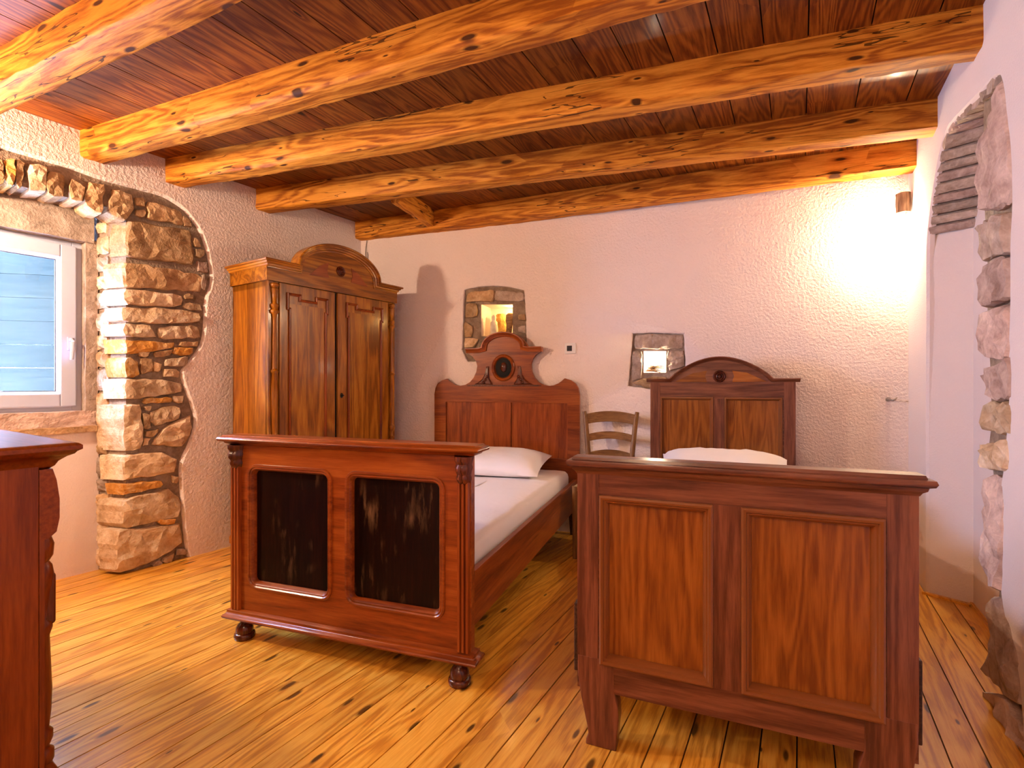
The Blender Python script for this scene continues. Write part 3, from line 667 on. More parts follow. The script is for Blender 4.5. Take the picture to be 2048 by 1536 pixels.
k0 = len(m.v); N = len(dl); m.v += [(x, 0, z) for x, z in dl] + [(x, 0.012, z) for x, z in offset_poly(dout, 0.003)] + [(x, 0.032, z) for x, z in offset_poly(dout, 0.006)]
for t in range(2):
    for i in range(N - 1): m.f.append((k0 + t * N + i, k0 + t * N + i + 1, k0 + (t + 1) * N + i + 1, k0 + (t + 1) * N + i))
m.build('plaster_face', 'plaster_smooth', wall_right, smooth=40)
XN = FR.at(1966, 700)[0]                               # near jamb of the doorway
DD = 0.17
m = MB()
m.add([(XD - 0.003, 0.012, -0.03), (XD + 0.065, DD, -0.03), (XD + 0.065, DD, 2.02), (XD - 0.003, 0.012, 2.02)], [(0, 1, 2, 3)])
m.add([(XD + 0.065, DD, 0), (XN + 0.15, DD, 0), (XN + 0.15, DD, 2.4), (XD + 0.065, DD, 2.4)], [(0, 1, 2, 3)])
m.build('doorway_infill', 'plaster_smooth', wall_right)
nb_px = [(1990, 150), (1962, 200), (1960, 300), (1963, 420), (1966, 480), (1970, 560), (1968, 640), (1972, 700), (1975, 760), (1976, 850), (1970, 900), (1979, 940), (1986, 1000), (1984, 1100), (1991, 1180), (1986, 1260), (1988, 1330), (2006, 1400), (2036, 1500)]
nbl = [FR.at(x - 12, y) for x, y in nb_px]; nbl.append((FR.at(2048, 1530)[0], -0.03))
m = MB(); m.prism(nbl + [(nbl[-1][0] + 0.25, -0.03), (nbl[-1][0] + 0.25, 2.4), (nbl[0][0], 2.4)], 0.026, DD + 0.03)
m.build('mortar', 'mortar', wall_right)
m = MB(); m.box(-0.6, XD - 0.005, 0.052, 0.30, -0.05, WT); m.box(XD - 0.05, XN + 0.4, DD + 0.01, 0.30, -0.05, WT); m.box(nbl[-1][0] + 0.1, RIGHT_LEN + 0.6, 0.052, 0.30, -0.05, WT); m.box(XD - 0.05, XN + 0.4, 0.055, 0.30, 2.30, WT)
m.build('leak_backing', 'mortar', wall_right)  # unseen slabs added behind the right wall to block leaking sky light
z6r = lambda p: [FR.at(x * 0.4425 + 1640, y * 0.4425 + 80) for x, y in p]
z7 = lambda p: [FR.at(x * 0.5184 + 1640, y * 0.5184 + 740) for x, y in p]
near = [(z6r([(815, 185), (845, 300), (855, 480), (860, 720), (790, 770), (727, 760), (730, 560), (742, 440), (780, 300)]), 'stone_p'), (z6r([(722, 835), (800, 800), (850, 775), (850, 960), (800, 965), (738, 1000)]), G_),
        (z6r([(736, 1018), (790, 990), (846, 985), (850, 1165), (800, 1185), (735, 1208), (728, 1090)]), 'stone_p'), (z6r([(728, 1235), (852, 1192), (858, 1438), (760, 1440), (724, 1410)]), 'stone_p'),
        (z7([(633, 20), (735, -60), (736, 100), (692, 118), (640, 100)]), 'stone_p'), (z7([(634, 130), (736, 128), (736, 248), (682, 242), (636, 232)]), A), (z7([(624, 290), (725, 270), (727, 385), (636, 385)]), A),
        (z7([(648, 410), (712, 420), (706, 640), (704, 850), (672, 840), (640, 700)]), 'stone_p'), (z7([(662, 872), (706, 880), (768, 1130), (780, 1300), (702, 1232), (650, 1170), (655, 950)]), 'stone_p'),
        (z7([(652, 1240), (715, 1270), (778, 1390), (786, 1530), (742, 1520), (660, 1310)]), 'stone_p')]
for pts, mt in near: put_stone(wall_right, pts, mt, -0.008, 0.12, dome=0.02)
# courses of the arch, running back under its head
ap = [FR.at(*p) for p in ((1854, 470), (1858, 440), (1866, 385), (1875, 330), (1884, 290), (1897, 258), (1930, 224), (1960, 196), (1990, 170), (2012, 160))]
ap = catmull(ap, 8); cum = [0.0]
for p, q in zip(ap[:-1], ap[1:]): cum.append(cum[-1] + math.hypot(q[0] - p[0], q[1] - p[1]))
def on_arch(t):
    t = min(max(t, 0), cum[-1] - 1e-6); i = max(k for k in range(len(cum)) if cum[k] <= t); f = (t - cum[i]) / (cum[i + 1] - cum[i])
    return tuple(ap[i][k] + (ap[i + 1][k] - ap[i][k]) * f for k in (0, 1))
m = MB(); loops = []
for t in range(25):
    p = on_arch(cum[-1] * t / 24); q = on_arch(cum[-1] * t / 24 + 0.02); p0 = on_arch(cum[-1] * t / 24 - 0.02); l = math.hypot(q[0] - p0[0], q[1] - p0[1]); nx, nz = -(q[1] - p0[1]) / l, (q[0] - p0[0]) / l
    loops.append([(p[0] + nx * 0.012 + 0.38 * y, y, p[1] + nz * 0.012) for y in (0.02, DD + 0.03)])
m.loft(loops, False, False).build('arch_mortar', 'mortar', wall_right)
cr = random.Random(3); t = 0.0
while t < cum[-1] - 0.03:
    hgt = cr.uniform(0.034, 0.052) if t < 0.42 else cr.uniform(0.06, 0.10)
    m = MB(); loops = []; pr = cr.uniform(0.004, 0.018); STONE_N[0] += 1
    for j in range(6):
        y = 0.008 + (DD + 0.0) * j / 5; l = []
        for tt, off in ((t, 0.03), (t, -pr * 0.55), (t + hgt * 0.35, -pr), (t + hgt * 0.75, -pr * 0.9), (t + hgt, -pr * 0.45), (t + hgt, 0.03)):
            p = on_arch(tt); q = on_arch(tt + 0.015); p0 = on_arch(tt - 0.015); L = math.hypot(q[0] - p0[0], q[1] - p0[1]) or 1; nx, nz = -(q[1] - p0[1]) / L, (q[0] - p0[0]) / L
            w = 0.007 * noise.noise((tt * 40, y * 30, STONE_N[0])); l.append((p[0] + nx * (off + w) + 0.38 * max(y, 0), y + cr.uniform(-0.006, 0.006), p[1] + nz * (off + w)))
        loops.append(l)
    m.loft(loops).build('stone', cr.choice(('stone_p', G_, G_)), wall_right); t += hgt + cr.uniform(0.010, 0.018)
bb = MB(); bb.box(XD + 0.06, XN + 0.14, DD - 0.012, DD, 0.0, 0.018); bb.add([(XD - 0.01, 0.0, 0.0), (XD + 0.065, DD, 0.0), (XD + 0.065, DD, 0.012), (XD - 0.01, 0, 0.012), (XD + 0.005, -0.02, 0), (XD + 0.085, DD - 0.02, 0), (XD + 0.085, DD - 0.02, 0.012), (XD + 0.005, -0.02, 0.012)], [(0, 1, 2, 3), (4, 5, 6, 7), (3, 2, 6, 7), (0, 3, 7, 4)])
tag(bb.build('baseboard_right', 'floor', mw=FR.mw), label='thin pine strip along the foot of the walled up doorway', kind='structure')

wall_front = box(-0.6, FRONT_LEN + 0.6, 0.0, 0.3, -0.05, WT).build('wall_front', 'plaster', mw=FF.mw, kind='structure')
po = lamp('daylight_portal', 'AREA', (0, 0, 0), 1.0, (1, 1, 1), (WX1 - WX0, WZ1 - WZ0)); po.data.cycles.is_portal = True
po.matrix_world = FL.mw @ Matrix.Translation(((WX0 + WX1) / 2, 0.40, (WZ0 + WZ1) / 2)) @ Matrix.Rotation(-math.pi / 2, 4, 'X')
wall_front['label'] = 'plain plastered wall behind the viewpoint'

# ------------------------------------------------------------------ mahogany bed with carved crest
def bed_frame(name, origin, v, label):
    return empty(name, (origin[0], origin[1], 0), math.atan2(v[1], v[0]), label, 'bed')
b1 = bed_frame('wooden_bed', (-0.682, 1.99), (0.9457, -0.325), 'reddish mahogany bed with dark footboard panels and a tall carved crest')
H = 0.565
def framed_board(name, x0, x1, z0, z1, openings, y0, y1, mat, parent, r=0.0):
    """a board with real openings for its panels"""
    m = MB(); ops = [rrect(a, b, c, d, r, 4) if r else [(a, c), (b, c), (b, d), (a, d)] for a, b, c, d in openings]
    outer = [(x0, z0), (x1, z0), (x1, z1), (x0, z1)]
    for y in (y0, y1): tess(m, [outer] + [o[::-1] for o in ops], y)
    m.loft([[(x, y0, z) for x, z in outer], [(x, y1, z) for x, z in outer]], True, False)
    for o in ops: m.loft([[(x, y0, z) for x, z in o], [(x, y1, z) for x, z in o]], True, False)
    return m.build(name, mat, parent)
PL, PR = (-0.452, -0.060, 0.248, 0.738), (0.040, 0.436, 0.248, 0.738)
PL = (-0.455, -0.062, 0.248, 0.737); PR = (0.043, 0.440, 0.248, 0.737)
fb = framed_board('footboard', -0.565, 0.565, 0.115, 0.85, [PL, PR], 0.0, 0.032, 'mahogany_x', b1, r=0.03)
for P in (PL, PR):
    box(P[0] - 0.01, P[1] + 0.01, 0.020, 0.026, P[2] - 0.01, P[3] + 0.01).build('panel', 'dark_panel', fb)
    MB().frame(P[0] - 0.022, P[1] + 0.022, P[2] - 0.022, P[3] + 0.022, [(0, 0.0), (0.002, -0.005), (0.010, -0.006), (0.014, -0.002), (0.020, -0.003), (0.028, 0.006), (0.030, 0.020)], r=0.05, n=6).build('panel_moulding', 'mahogany_x', fb, smooth=50)
MB().rects(-0.565, 0.565, 0.0, 0.032, [(0.004, 0.838), (0.020, 0.845), (0.024, 0.852), (0.040, 0.856), (0.044, 0.864), (0.040, 0.872), (0.030, 0.875), (0.026, 0.880)]).build('top_moulding', 'mahogany_x', fb, smooth=50)
MB().rects(-0.565, 0.565, 0.0, 0.032, [(0.018, 0.085), (0.026, 0.090), (0.030, 0.098), (0.026, 0.106), (0.018, 0.110), (0.014, 0.118), (0.016, 0.124), (0.006, 0.130)]).build('bottom_moulding', 'mahogany_x', fb, smooth=50)
for sgn in (-1, 1):
    xa, xb = sorted((sgn * 0.512, sgn * 0.562)); m = MB(); n = 3; w = (xb - xa) / n
    pts = []
    for i in range(n): pts += [(xa + i * w + 0.001, -0.004), (xa + i * w + 0.004, -0.014), (xa + i * w + w - 0.004, -0.014), (xa + i * w + w - 0.001, -0.004)]
    m.prism_z(pts + [(xb, 0.002), (xa, 0.002)], 0.13, 0.745); m.build('pilaster', 'mahogany_z', fb, smooth=40)
    # carved bracket at the head of the pilaster
    m = MB(); prof = [(0.838, -0.034), (0.825, -0.036), (0.81, -0.026), (0.80, -0.032), (0.785, -0.034), (0.772, -0.024), (0.76, -0.027), (0.748, -0.022), (0.738, -0.014), (0.735, -0.002)]
    loops = []
    for z, y in prof:
        wd = 0.026 + 0.010 * (z - 0.735) / 0.1 + 0.003 * math.sin(z * 160)
        c = (xa + xb) / 2; loops.append([(c - wd, 0.0, z), (c - wd * 0.7, y * 0.8, z), (c - wd * 0.25, y * 1.1, z), (c, y * 0.85, z), (c + wd * 0.25, y * 1.1, z), (c + wd * 0.7, y * 0.8, z), (c + wd, 0.0, z)])
    m.loft(loops).build('carved_bracket', 'carving', fb, smooth=45)
for sgn in (-1, 1):
    MB().lathe([(0.030, 0.0), (0.040, 0.002), (0.043, 0.012), (0.041, 0.022), (0.034, 0.026), (0.036, 0.034), (0.034, 0.050), (0.026, 0.062), (0.018, 0.068), (0.017, 0.078), (0.024, 0.086)], sgn * 0.512, 0.016, 20).build('bun_foot', 'carving', b1, smooth=60)
for sgn in (-1, 1):
    xa, xb = sorted((sgn * 0.530, sgn * 0.556)); box(xa, xb, 0.03, 1.93, 0.200, 0.405).build('side_rail', 'mahogany_y', b1, bevel=0.002)
    xa, xb = sorted((sgn * 0.49, sgn * 0.53)); box(xa, xb, 0.04, 1.93, 0.205, 0.24).build('slat_batten', 'dark_wood', b1)
for i in range(9):
    y = 0.15 + i * 0.21; box(-0.53, 0.53, y, y + 0.07, 0.24, 0.258).build('bed_slat', 'chair_x', b1)
HY = 1.93
half = [(0.588, 0.16), (0.588, 1.02), (0.578, 1.07), (0.558, 1.105), (0.524, 1.128), (0.478, 1.142), (0.455, 1.122), (0.432, 1.106), (0.395, 1.090), (0.362, 1.086), (0.318, 1.093), (0.278, 1.115), (0.246, 1.150), (0.224, 1.196), (0.216, 1.240), (0.228, 1.284), (0.258, 1.318), (0.296, 1.342), (0.20, 1.365), (0.188, 1.395), (0.168, 1.425), (0.135, 1.453), (0.09, 1.476), (0.045, 1.486), (0.0, 1.489)]
hp1, hp2 = (-0.50, -0.058, 0.55, 0.958), (0.048, 0.488, 0.55, 0.958)
cx = -0.012
outer = [(cx + x, z) for x, z in half] + [(cx - x, z) for x, z in half[-2::-1]]
m = MB(); ops = [[(a, c), (b, c), (b, d), (a, d)] for a, b, c, d in (hp1, hp2)]
for y in (HY, HY + 0.032): tess(m, [outer] + [o[::-1] for o in ops], y)
m.loft([[(x, HY, z) for x, z in outer], [(x, HY + 0.032, z) for x, z in outer]], True, False)
for o in ops: m.loft([[(x, HY, z) for x, z in o], [(x, HY + 0.032, z) for x, z in o]], True, False)
hb = m.build('headboard', 'mahogany_x', b1)
box(-0.057, 0.047, HY - 0.001, HY + 0.033, 0.55, 0.958).build('stile', 'mahogany_z', hb)
for a, b, c, d in (hp1, hp2): box(a - 0.01, b + 0.01, HY + 0.014, HY + 0.02, c - 0.01, d + 0.01).build('panel', 'mahogany_z', hb)
box(cx - 0.62 + 0.035, cx + 0.62 - 0.035, HY - 0.012, HY + 0.001, 0.16, 0.18).build('lower_rail', 'mahogany_x', hb)
for s in (-1, 1):
    c = cx + s * 0.545
    MB().loft([[(c - w, HY - 0.006, z), (c + w, HY - 0.006, z), (c + w, HY + 0.034, z), (c - w, HY + 0.034, z)] for z, w in ((0.0, 0.024), (0.12, 0.034), (0.24, 0.040))]).build('rear_leg', 'dark_wood', b1)
def sweep(path, prof, closed=False):
    """path in x,z; prof: (offset along the path's left normal, y)"""
    loops = []; n = len(path)
    for i in range(n):
        a, b, c = path[max(i - 1, 0)], path[i], path[min(i + 1, n - 1)]
        if closed: a, c = path[i - 1], path[(i + 1) % n]
        def nr(p, q): l = math.hypot(q[0] - p[0], q[1] - p[1]) or 1; return (-(q[1] - p[1]) / l, (q[0] - p[0]) / l)
        n0 = nr(a, b) if a != b else nr(b, c); n1 = nr(b, c) if b != c else n0
        mx, mz = n0[0] + n1[0], n0[1] + n1[1]; d = max(0.35, (mx * n0[0] + mz * n0[1])) ; s = 1.0 / d
        loops.append([(b[0] + mx * s * o, y, b[1] + mz * s * o) for o, y in prof])
    if closed: loops.append(loops[0])
    return MB().loft(loops, True, not closed)
arc = [(cx - 0.306, 1.378), (cx - 0.200, 1.378)] + [(cx + 0.172 * math.cos(a), 1.385 + 0.112 * math.sin(a)) for a in [math.pi * (1 - k / 16) for k in range(17)]] + [(cx + 0.200, 1.378), (cx + 0.306, 1.378)]
sweep(arc, [(0.0, HY - 0.030), (-0.008, HY - 0.030), (-0.016, HY - 0.020), (-0.028, HY - 0.012), (-0.036, HY - 0.010), (-0.036, HY + 0.03), (0.0, HY + 0.034)]).build('crest_moulding', 'mahogany_x', hb, smooth=40)
ell = lambda rx, rz, n=28: [(cx + rx * math.cos(2 * math.pi * k / n), 1.224 + rz * math.sin(2 * math.pi * k / n)) for k in range(n)]
ring_l = [[(x, y, z) for x, z in ell(rx, rz)] for rx, rz, y in ((0.094, 0.104, HY), (0.092, 0.102, HY - 0.012), (0.084, 0.094, HY - 0.017), (0.076, 0.086, HY - 0.012), (0.072, 0.082, HY - 0.016), (0.067, 0.077, HY - 0.006), (0.065, 0.075, HY - 0.001))]
MB().loft(ring_l, True, False).build('medallion_frame', 'mahogany_x', hb, smooth=50)
dk = MB(); dk.loft([[(x, HY - 0.001, z) for x, z in ell(0.068, 0.078)], [(x, HY - 0.004, z) for x, z in ell(0.050, 0.060)]], True, True); dk.build('medallion_ground', 'black', hb)
# relief of a small head in the medallion
m = MB(); loops = []
for i in range(9):
    t = math.pi * i / 8; rr_ = math.sin(t); z = 1.228 + 0.038 * math.cos(t)
    loops.append([(cx + 0.004 + 0.026 * rr_ * math.cos(a) * (1 + 0.12 * math.sin(3 * a + i)), HY - 0.004 - 0.016 * max(0, rr_ * math.sin(a)) - 0.003 * math.sin(i * 2.1 + a * 4) * rr_, z) for a in [math.pi * k / 8 for k in range(9)]])
m.loft(loops, False, False); m.build('medallion_relief', 'carving', hb, smooth=60)
for s in (-1, 1):                                      # carved brackets either side of the medallion
    pts = [(0.235, 1.098), (0.205, 1.112), (0.17, 1.14), (0.148, 1.18), (0.138, 1.235), (0.118, 1.236), (0.120, 1.18), (0.112, 1.14), (0.095, 1.115), (0.085, 1.096)]
    p = [(cx + s * x, z) for x, z in pts]; m = MB(); ins = [(cx + s * (0.135 + (x - 0.135) * 0.72), 1.13 + (z - 1.13) * 0.8) for x, z in pts]
    m.loft([[(x, HY + 0.001, z) for x, z in p], [(x, HY - 0.008, z) for x, z in p], [(x, HY - 0.014, z) for x, z in ins]]); m.build('carved_bracket', 'carving', hb, smooth=30)
    for k in range(3):
        z = 1.112 + 0.022 * k; MB().lathe([(0.0, 0.0), (0.010, 0.002), (0.012, 0.008), (0.006, 0.015), (0.0, 0.017)], 0, 0, 10).build('carved_bud', 'carving', hb, smooth=60).matrix_local = Matrix.Translation((cx + s * (0.142 + 0.014 * (1 - k)), HY - 0.012, z)) @ Matrix.Rotation(math.pi / 2, 4, 'X')
sweep([(cx - 0.30, 1.088), (cx + 0.30, 1.088)], [(0.006, HY), (0.006, HY - 0.006), (-0.006, HY - 0.006), (-0.006, HY)]).build('bead', 'carving', hb)

def soft_block(x0, x1, y0, y1, z0, z1, r, seed, amp=0.006, n=(18, 34)):
    """a mattress: rounded edges, slightly sagging top"""
    m = MB(); loops = []
    cxm, cym = (x0 + x1) / 2, (y0 + y1) / 2
    def ringp(ins, z, wob):
        pts = rrect(x0 + ins, x1 - ins, y0 + ins, y1 - ins, max(0.05 - ins, 0.006), 4); out = []
        for i in range(len(pts)):
            a, b = pts[i], pts[(i + 1) % len(pts)]; L = math.hypot(b[0] - a[0], b[1] - a[1]); k = max(1, int(L / 0.09))
            for j in range(k):
                x, y = a[0] + (b[0] - a[0]) * j / k, a[1] + (b[1] - a[1]) * j / k
                out.append((x, y))
        return out
    base = ringp(0, 0, 0); M = len(base)
    def scaled(ins, z, wob):
        out = []
        for x, y in base:
            dx, dy = x - cxm, y - cym; fx = 1 - ins / ((x1 - x0) / 2); fy = 1 - ins / ((y1 - y0) / 2)
            X, Y = cxm + dx * fx, cym + dy * fy
            out.append((X, Y, z + wob * noise.noise((X * 7, Y * 7, seed))))
        return out
    for ins, z in ((0.02, z0), (0.0, z0 + 0.02), (0.0, z1 - r), (r * 0.12, z1 - r * 0.5), (r * 0.4, z1 - r * 0.15), (r, z1), (0.15, z1 + 0.004), (0.3, z1 + 0.003), (0.42, z1)):
        loops.append(scaled(min(ins, (x1 - x0) / 2 * 0.96), z, amp))
    return m.loft(loops)
mt1 = soft_block(-0.50, 0.512, 0.05, 1.90, 0.262, 0.478, 0.05, 2, 0.008).build('mattress', 'sheet', loc=b1.location, rotz=b1.rotation_euler[2], smooth=70)
tag(mt1, 'mattress in a white fitted sheet on the mahogany bed', 'mattress')
def pillow(name, w, d, h, seed, mat='pillow'):
    m = MB(); nx, ny = 22, 16; top = []; bot = []
    for j in range(ny + 1):
        for i in range(nx + 1):
            u, v = -1 + 2 * i / nx, -1 + 2 * j / ny
            e = (1 - abs(u) ** 3.2) ** 0.5 * (1 - abs(v) ** 3.0) ** 0.5 if abs(u) < 1 and abs(v) < 1 else 0
            pinch = 1 - 0.05 * (1 - abs(u)) ** 0 * (v * v) * (1 - u * u) ; px = u * w / 2 * (1 - 0.05 * (1 - v * v)); py = v * d / 2 * (1 - 0.06 * (1 - u * u))
            cr = 0.010 * noise.noise((u * 3.5, v * 3.0, seed)) + 0.006 * noise.noise((u * 9, v * 7, seed + 3))
            top.append((px, py, h * 0.62 * e + cr * e + h * 0.3)); bot.append((px, py, -h * 0.30 * e + h * 0.3))
    n1 = nx + 1
    f = [(j * n1 + i, j * n1 + i + 1, (j + 1) * n1 + i + 1, (j + 1) * n1 + i) for j in range(ny) for i in range(nx)]
    m.add(top, f); m.add(bot, [q[::-1] for q in f]); return m
def place_local(root, p):
    a = root.rotation_euler[2]; return (root.location[0] + p[0] * math.cos(a) - p[1] * math.sin(a), root.location[1] + p[0] * math.sin(a) + p[1] * math.cos(a), p[2])
p1 = pillow('pillow', 0.80, 0.46, 0.15, 1.0).build('pillow', 'pillow', loc=place_local(b1, (0.0, 1.62, 0.500)), rotz=b1.rotation_euler[2] + 0.04, smooth=80)
p1.rotation_euler[0] = math.radians(9)
tag(p1, 'white pillow against the carved headboard of the mahogany bed', 'pillow')

# ------------------------------------------------------------------ walnut bed
v2 = (0.9282, -0.3722); o2b = (0.2017 + 0.427 * v2[0], 1.54 + 0.427 * v2[1])
b2 = bed_frame('wooden_bed', o2b, v2, 'brown walnut bed with veneered panels and low arched headboard')
PL, PR = (-0.345, -0.053, 0.268, 0.750), (0.045, 0.345, 0.268, 0.750)
fb = framed_board('footboard', -0.427, 0.427, 0.170, 0.838, [PL, PR], 0.0, 0.035, 'walnut_x', b2)
for s in (-1, 1):
    xa, xb = sorted((s * 0.427, s * 0.362)); box(xa, xb, -0.0015, 0.036, 0.25, 0.838).build('stile', 'walnut_z', fb)
box(-0.040, 0.032, -0.0015, 0.036, 0.254, 0.764).build('stile', 'walnut_z', fb)
for P in (PL, PR):
    box(P[0] - 0.01, P[1] + 0.01, 0.016, 0.022, P[2] - 0.01, P[3] + 0.01).build('panel', 'veneer_z', fb)
    MB().frame(P[0] - 0.014, P[1] + 0.014, P[2] - 0.014, P[3] + 0.014, [(0, 0.0), (0.001, -0.009), (0.006, -0.012), (0.012, -0.010), (0.015, -0.004), (0.019, -0.003), (0.026, 0.006), (0.028, 0.018)], n=0).build('panel_moulding', 'walnut_bead', fb, smooth=35)
MB().rects(-0.427, 0.427, 0.0, 0.035, [(0.002, 0.826), (0.006, 0.834), (0.014, 0.840), (0.016, 0.848), (0.026, 0.852), (0.030, 0.860), (0.027, 0.868), (0.014, 0.870), (0.011, 0.878)]).build('top_moulding', 'walnut_x', fb, smooth=50)
leg_p = [(0.0, 0.27), (0.002, 0.21), (0.010, 0.15), (0.022, 0.095), (0.031, 0.055), (0.034, 0.032), (0.027, 0.016), (0.026, 0.0), (0.118, 0.0), (0.121, 0.05), (0.126, 0.09), (0.124, 0.13), (0.116, 0.160), (0.112, 0.178), (0.112, 0.27)]
for s in (-1, 1):
    p = [(s * (-0.427 + x) if s == 1 else -(-0.427 + x), z) for x, z in leg_p]
    MB().prism(p, -0.002, 0.052).build('front_leg', 'walnut_z', b2, bevel=0.003)
for s in (-1, 1):
    xa, xb = sorted((s * 0.415, s * 0.452)); box(xa, xb, 0.053, 1.95, 0.185, 0.400).build('side_rail', 'dark_wood', b2, bevel=0.003)
    xa, xb = sorted((s * 0.38, s * 0.415)); box(xa, xb, 0.05, 1.95, 0.20, 0.235).build('slat_batten', 'dark_wood', b2)
for i in range(9):
    y = 0.15 + i * 0.21; box(-0.415, 0.415, y, y + 0.07, 0.235, 0.253).build('bed_slat', 'chair_x', b2)
HY2 = 1.95
arch2 = [(-0.305 + 0.61 * k / 20, 1.125 + 0.140 * math.sin(math.pi * k / 20) ** 0.8) for k in range(21)]
outer = [(-0.427, 0.15), (0.427, 0.15), (0.427, 1.115)] + arch2[::-1] + [(-0.427, 1.115)]
hpL, hpR = (-0.352, -0.048, 0.55, 1.005), (0.040, 0.345, 0.55, 1.005)
m = MB(); ops = [[(a, c), (b, c), (b, d), (a, d)] for a, b, c, d in (hpL, hpR)]
for y in (HY2, HY2 + 0.03): tess(m, [outer] + [o[::-1] for o in ops], y)
m.loft([[(x, HY2, z) for x, z in outer], [(x, HY2 + 0.03, z) for x, z in outer]], True, False)
for o in ops: m.loft([[(x, HY2, z) for x, z in o], [(x, HY2 + 0.03, z) for x, z in o]], True, False)
hb = m.build('headboard', 'walnut_x', b2)
for a, b, c, d in (hpL, hpR):
    box(a - 0.01, b + 0.01, HY2 + 0.014, HY2 + 0.02, c - 0.01, d + 0.01).build('panel', 'veneer_z', hb)
    MB().frame(a - 0.012, b + 0.012, c - 0.012, d + 0.012, [(0, HY2), (0.002, HY2 - 0.007), (0.010, HY2 - 0.008), (0.016, HY2), (0.022, HY2 + 0.012)], n=0).build('panel_moulding', 'walnut_bead', hb, smooth=35)
for s in (-1, 1):
    xa, xb = sorted((s * 0.427, s * 0.365)); box(xa, xb, HY2 - 0.002, HY2 + 0.031, 0.0, 1.112).build('post', 'walnut_z', hb)
box(-0.048 + 0.012, 0.040 - 0.012, HY2 - 0.0015, HY2 + 0.031, 0.55, 1.005).build('stile', 'walnut_z', hb)
path = [(-0.45, 1.135), (-0.305, 1.135)] + [(x, z + 0.010) for x, z in arch2[1:-1]] + [(0.305, 1.135), (0.45, 1.135)]
sweep(path, [(0.0, HY2 - 0.028), (-0.006, HY2 - 0.030), (-0.012, HY2 - 0.018), (-0.022, HY2 - 0.008), (-0.024, HY2), (-0.024, HY2 + 0.03), (0.0, HY2 + 0.04)]).build('top_moulding', 'walnut_x', hb, smooth=45)
def rosette(parent, c, y, r, mat):
    m = MB(); n = 24
    prof = [(1.0, 0.0), (1.0, -0.006), (0.85, -0.012), (0.70, -0.008), (0.62, -0.004), (0.52, -0.010), (0.40, -0.012), (0.32, -0.006), (0.22, -0.014), (0.08, -0.018)]
    loops = [[(c[0] + r * k * math.cos(2 * math.pi * i / n), y + d, c[1] + r * k * math.sin(2 * math.pi * i / n)) for i in range(n)] for k, d in prof]
    return m.loft(loops).build('rosette', mat, parent, smooth=50)
rosette(hb, (0.0, 1.148), HY2, 0.038, 'carving')
for s in (-1, 1):
    pts = [(s * 0.27, 1.115), (s * 0.075, 1.112), (s * 0.085, 1.15), (s * 0.075, 1.185), (s * 0.16, 1.17)]
    MB().prism(pts, HY2 - 0.0015, HY2 + 0.001).build('inlay', 'veneer_x', hb)
mt2 = soft_block(-0.385, 0.385, 0.06, 1.92, 0.257, 0.50, 0.05, 5, 0.006).build('mattress', 'sheet', loc=b2.location, rotz=b2.rotation_euler[2], smooth=70)
tag(mt2, 'mattress in a white sheet on the walnut bed behind its footboard', 'mattress')
p2 = pillow('pillow', 0.70, 0.44, 0.17, 4.0).build('pillow', 'pillow', loc=place_local(b2, (0.015, 1.62, 0.545)), rotz=b2.rotation_euler[2], smooth=80)
p2.rotation_euler[0] = math.radians(16)
tag(p2, 'white pillow against the low arched headboard of the walnut bed', 'pillow')

# ------------------------------------------------------------------ wardrobe in the corner
wd = empty('wardrobe', (-1.480, 3.015, 0), math.atan2(0.932, 0.601), 'golden brown double door wardrobe with arched pediment in the corner', 'wardrobe')
BX0, BX1, BY0, BY1 = 0.028, 1.072, 0.030, 0.43
m = MB(); m.box(BX0, BX0 + 0.02, BY0, BY1, 0.10, 1.74); m.box(BX1 - 0.02, BX1, BY0, BY1, 0.10, 1.74); m.box(BX0, BX1, BY1 - 0.015, BY1, 0.10, 1.74); m.box(BX0, BX1, BY0 + 0.03, BY1, 0.10, 0.13); m.box(BX0, BX1, BY0 + 0.02, BY1, 1.70, 1.74)
m.build('body', 'wardrobe_z', wd)
box(BX0, BX0 + 0.07, BY0 + 0.005, BY0 + 0.03, 0.10, 1.735).build('corner_post', 'wardrobe_z', wd)
box(BX1 - 0.07, BX1, BY0 + 0.005, BY0 + 0.03, 0.10, 1.735).build('corner_post', 'wardrobe_z', wd)
box(0.50, 0.56, BY0 + 0.032, BY0 + 0.04, 0.12, 1.73).build('door_gap', 'black', wd)
def wdoor(x0, x1, mirrored):
    d = box(x0, x1, BY0 - 0.004, BY0 + 0.022, 0.13, 1.733).build('door', 'wardrobe_z', wd, bevel=0.003)
    w = x1 - x0; a, b = x0 + 0.055, x1 - 0.066
    if mirrored: a, b = x0 + 0.076, x1 - 0.062
    box(a + 0.012, b - 0.012, BY0 - 0.006, BY0 - 0.002, 0.22, 1.61).build('panel', 'wardrobe_z', d)
    e = 0.085; dn = 0.030; g = 0.013
    path = [(a + g, 0.21), (a + g, 1.575), (a, 1.575), (a, 1.670), (a + e, 1.670), (a + e, 1.670 - dn), (b - e, 1.670 - dn), (b - e, 1.670), (b, 1.670), (b, 1.575), (b - g, 1.575), (b - g, 0.21)]
    sweep(path, [(0.008, BY0 - 0.004), (0.007, BY0 - 0.014), (0.001, BY0 - 0.019), (-0.005, BY0 - 0.012), (-0.009, BY0 - 0.010), (-0.010, BY0 - 0.004)], closed=True).build('panel_moulding', 'mahogany_z', d, smooth=30)
    return d
wdoor(0.100, 0.512, False); dr = wdoor(0.534, 1.000, True)
box(0.512, 0.534, BY0 + 0.012, BY0 + 0.02, 0.13, 1.733).build('door_slit', 'black', wd)
MB().prism([(0.566 + 0.011 * math.cos(2 * math.pi * k / 10), 1.02 + 0.018 * math.sin(2 * math.pi * k / 10)) for k in range(10)], BY0 - 0.008, BY0 - 0.003).build('keyhole', 'black', dr)
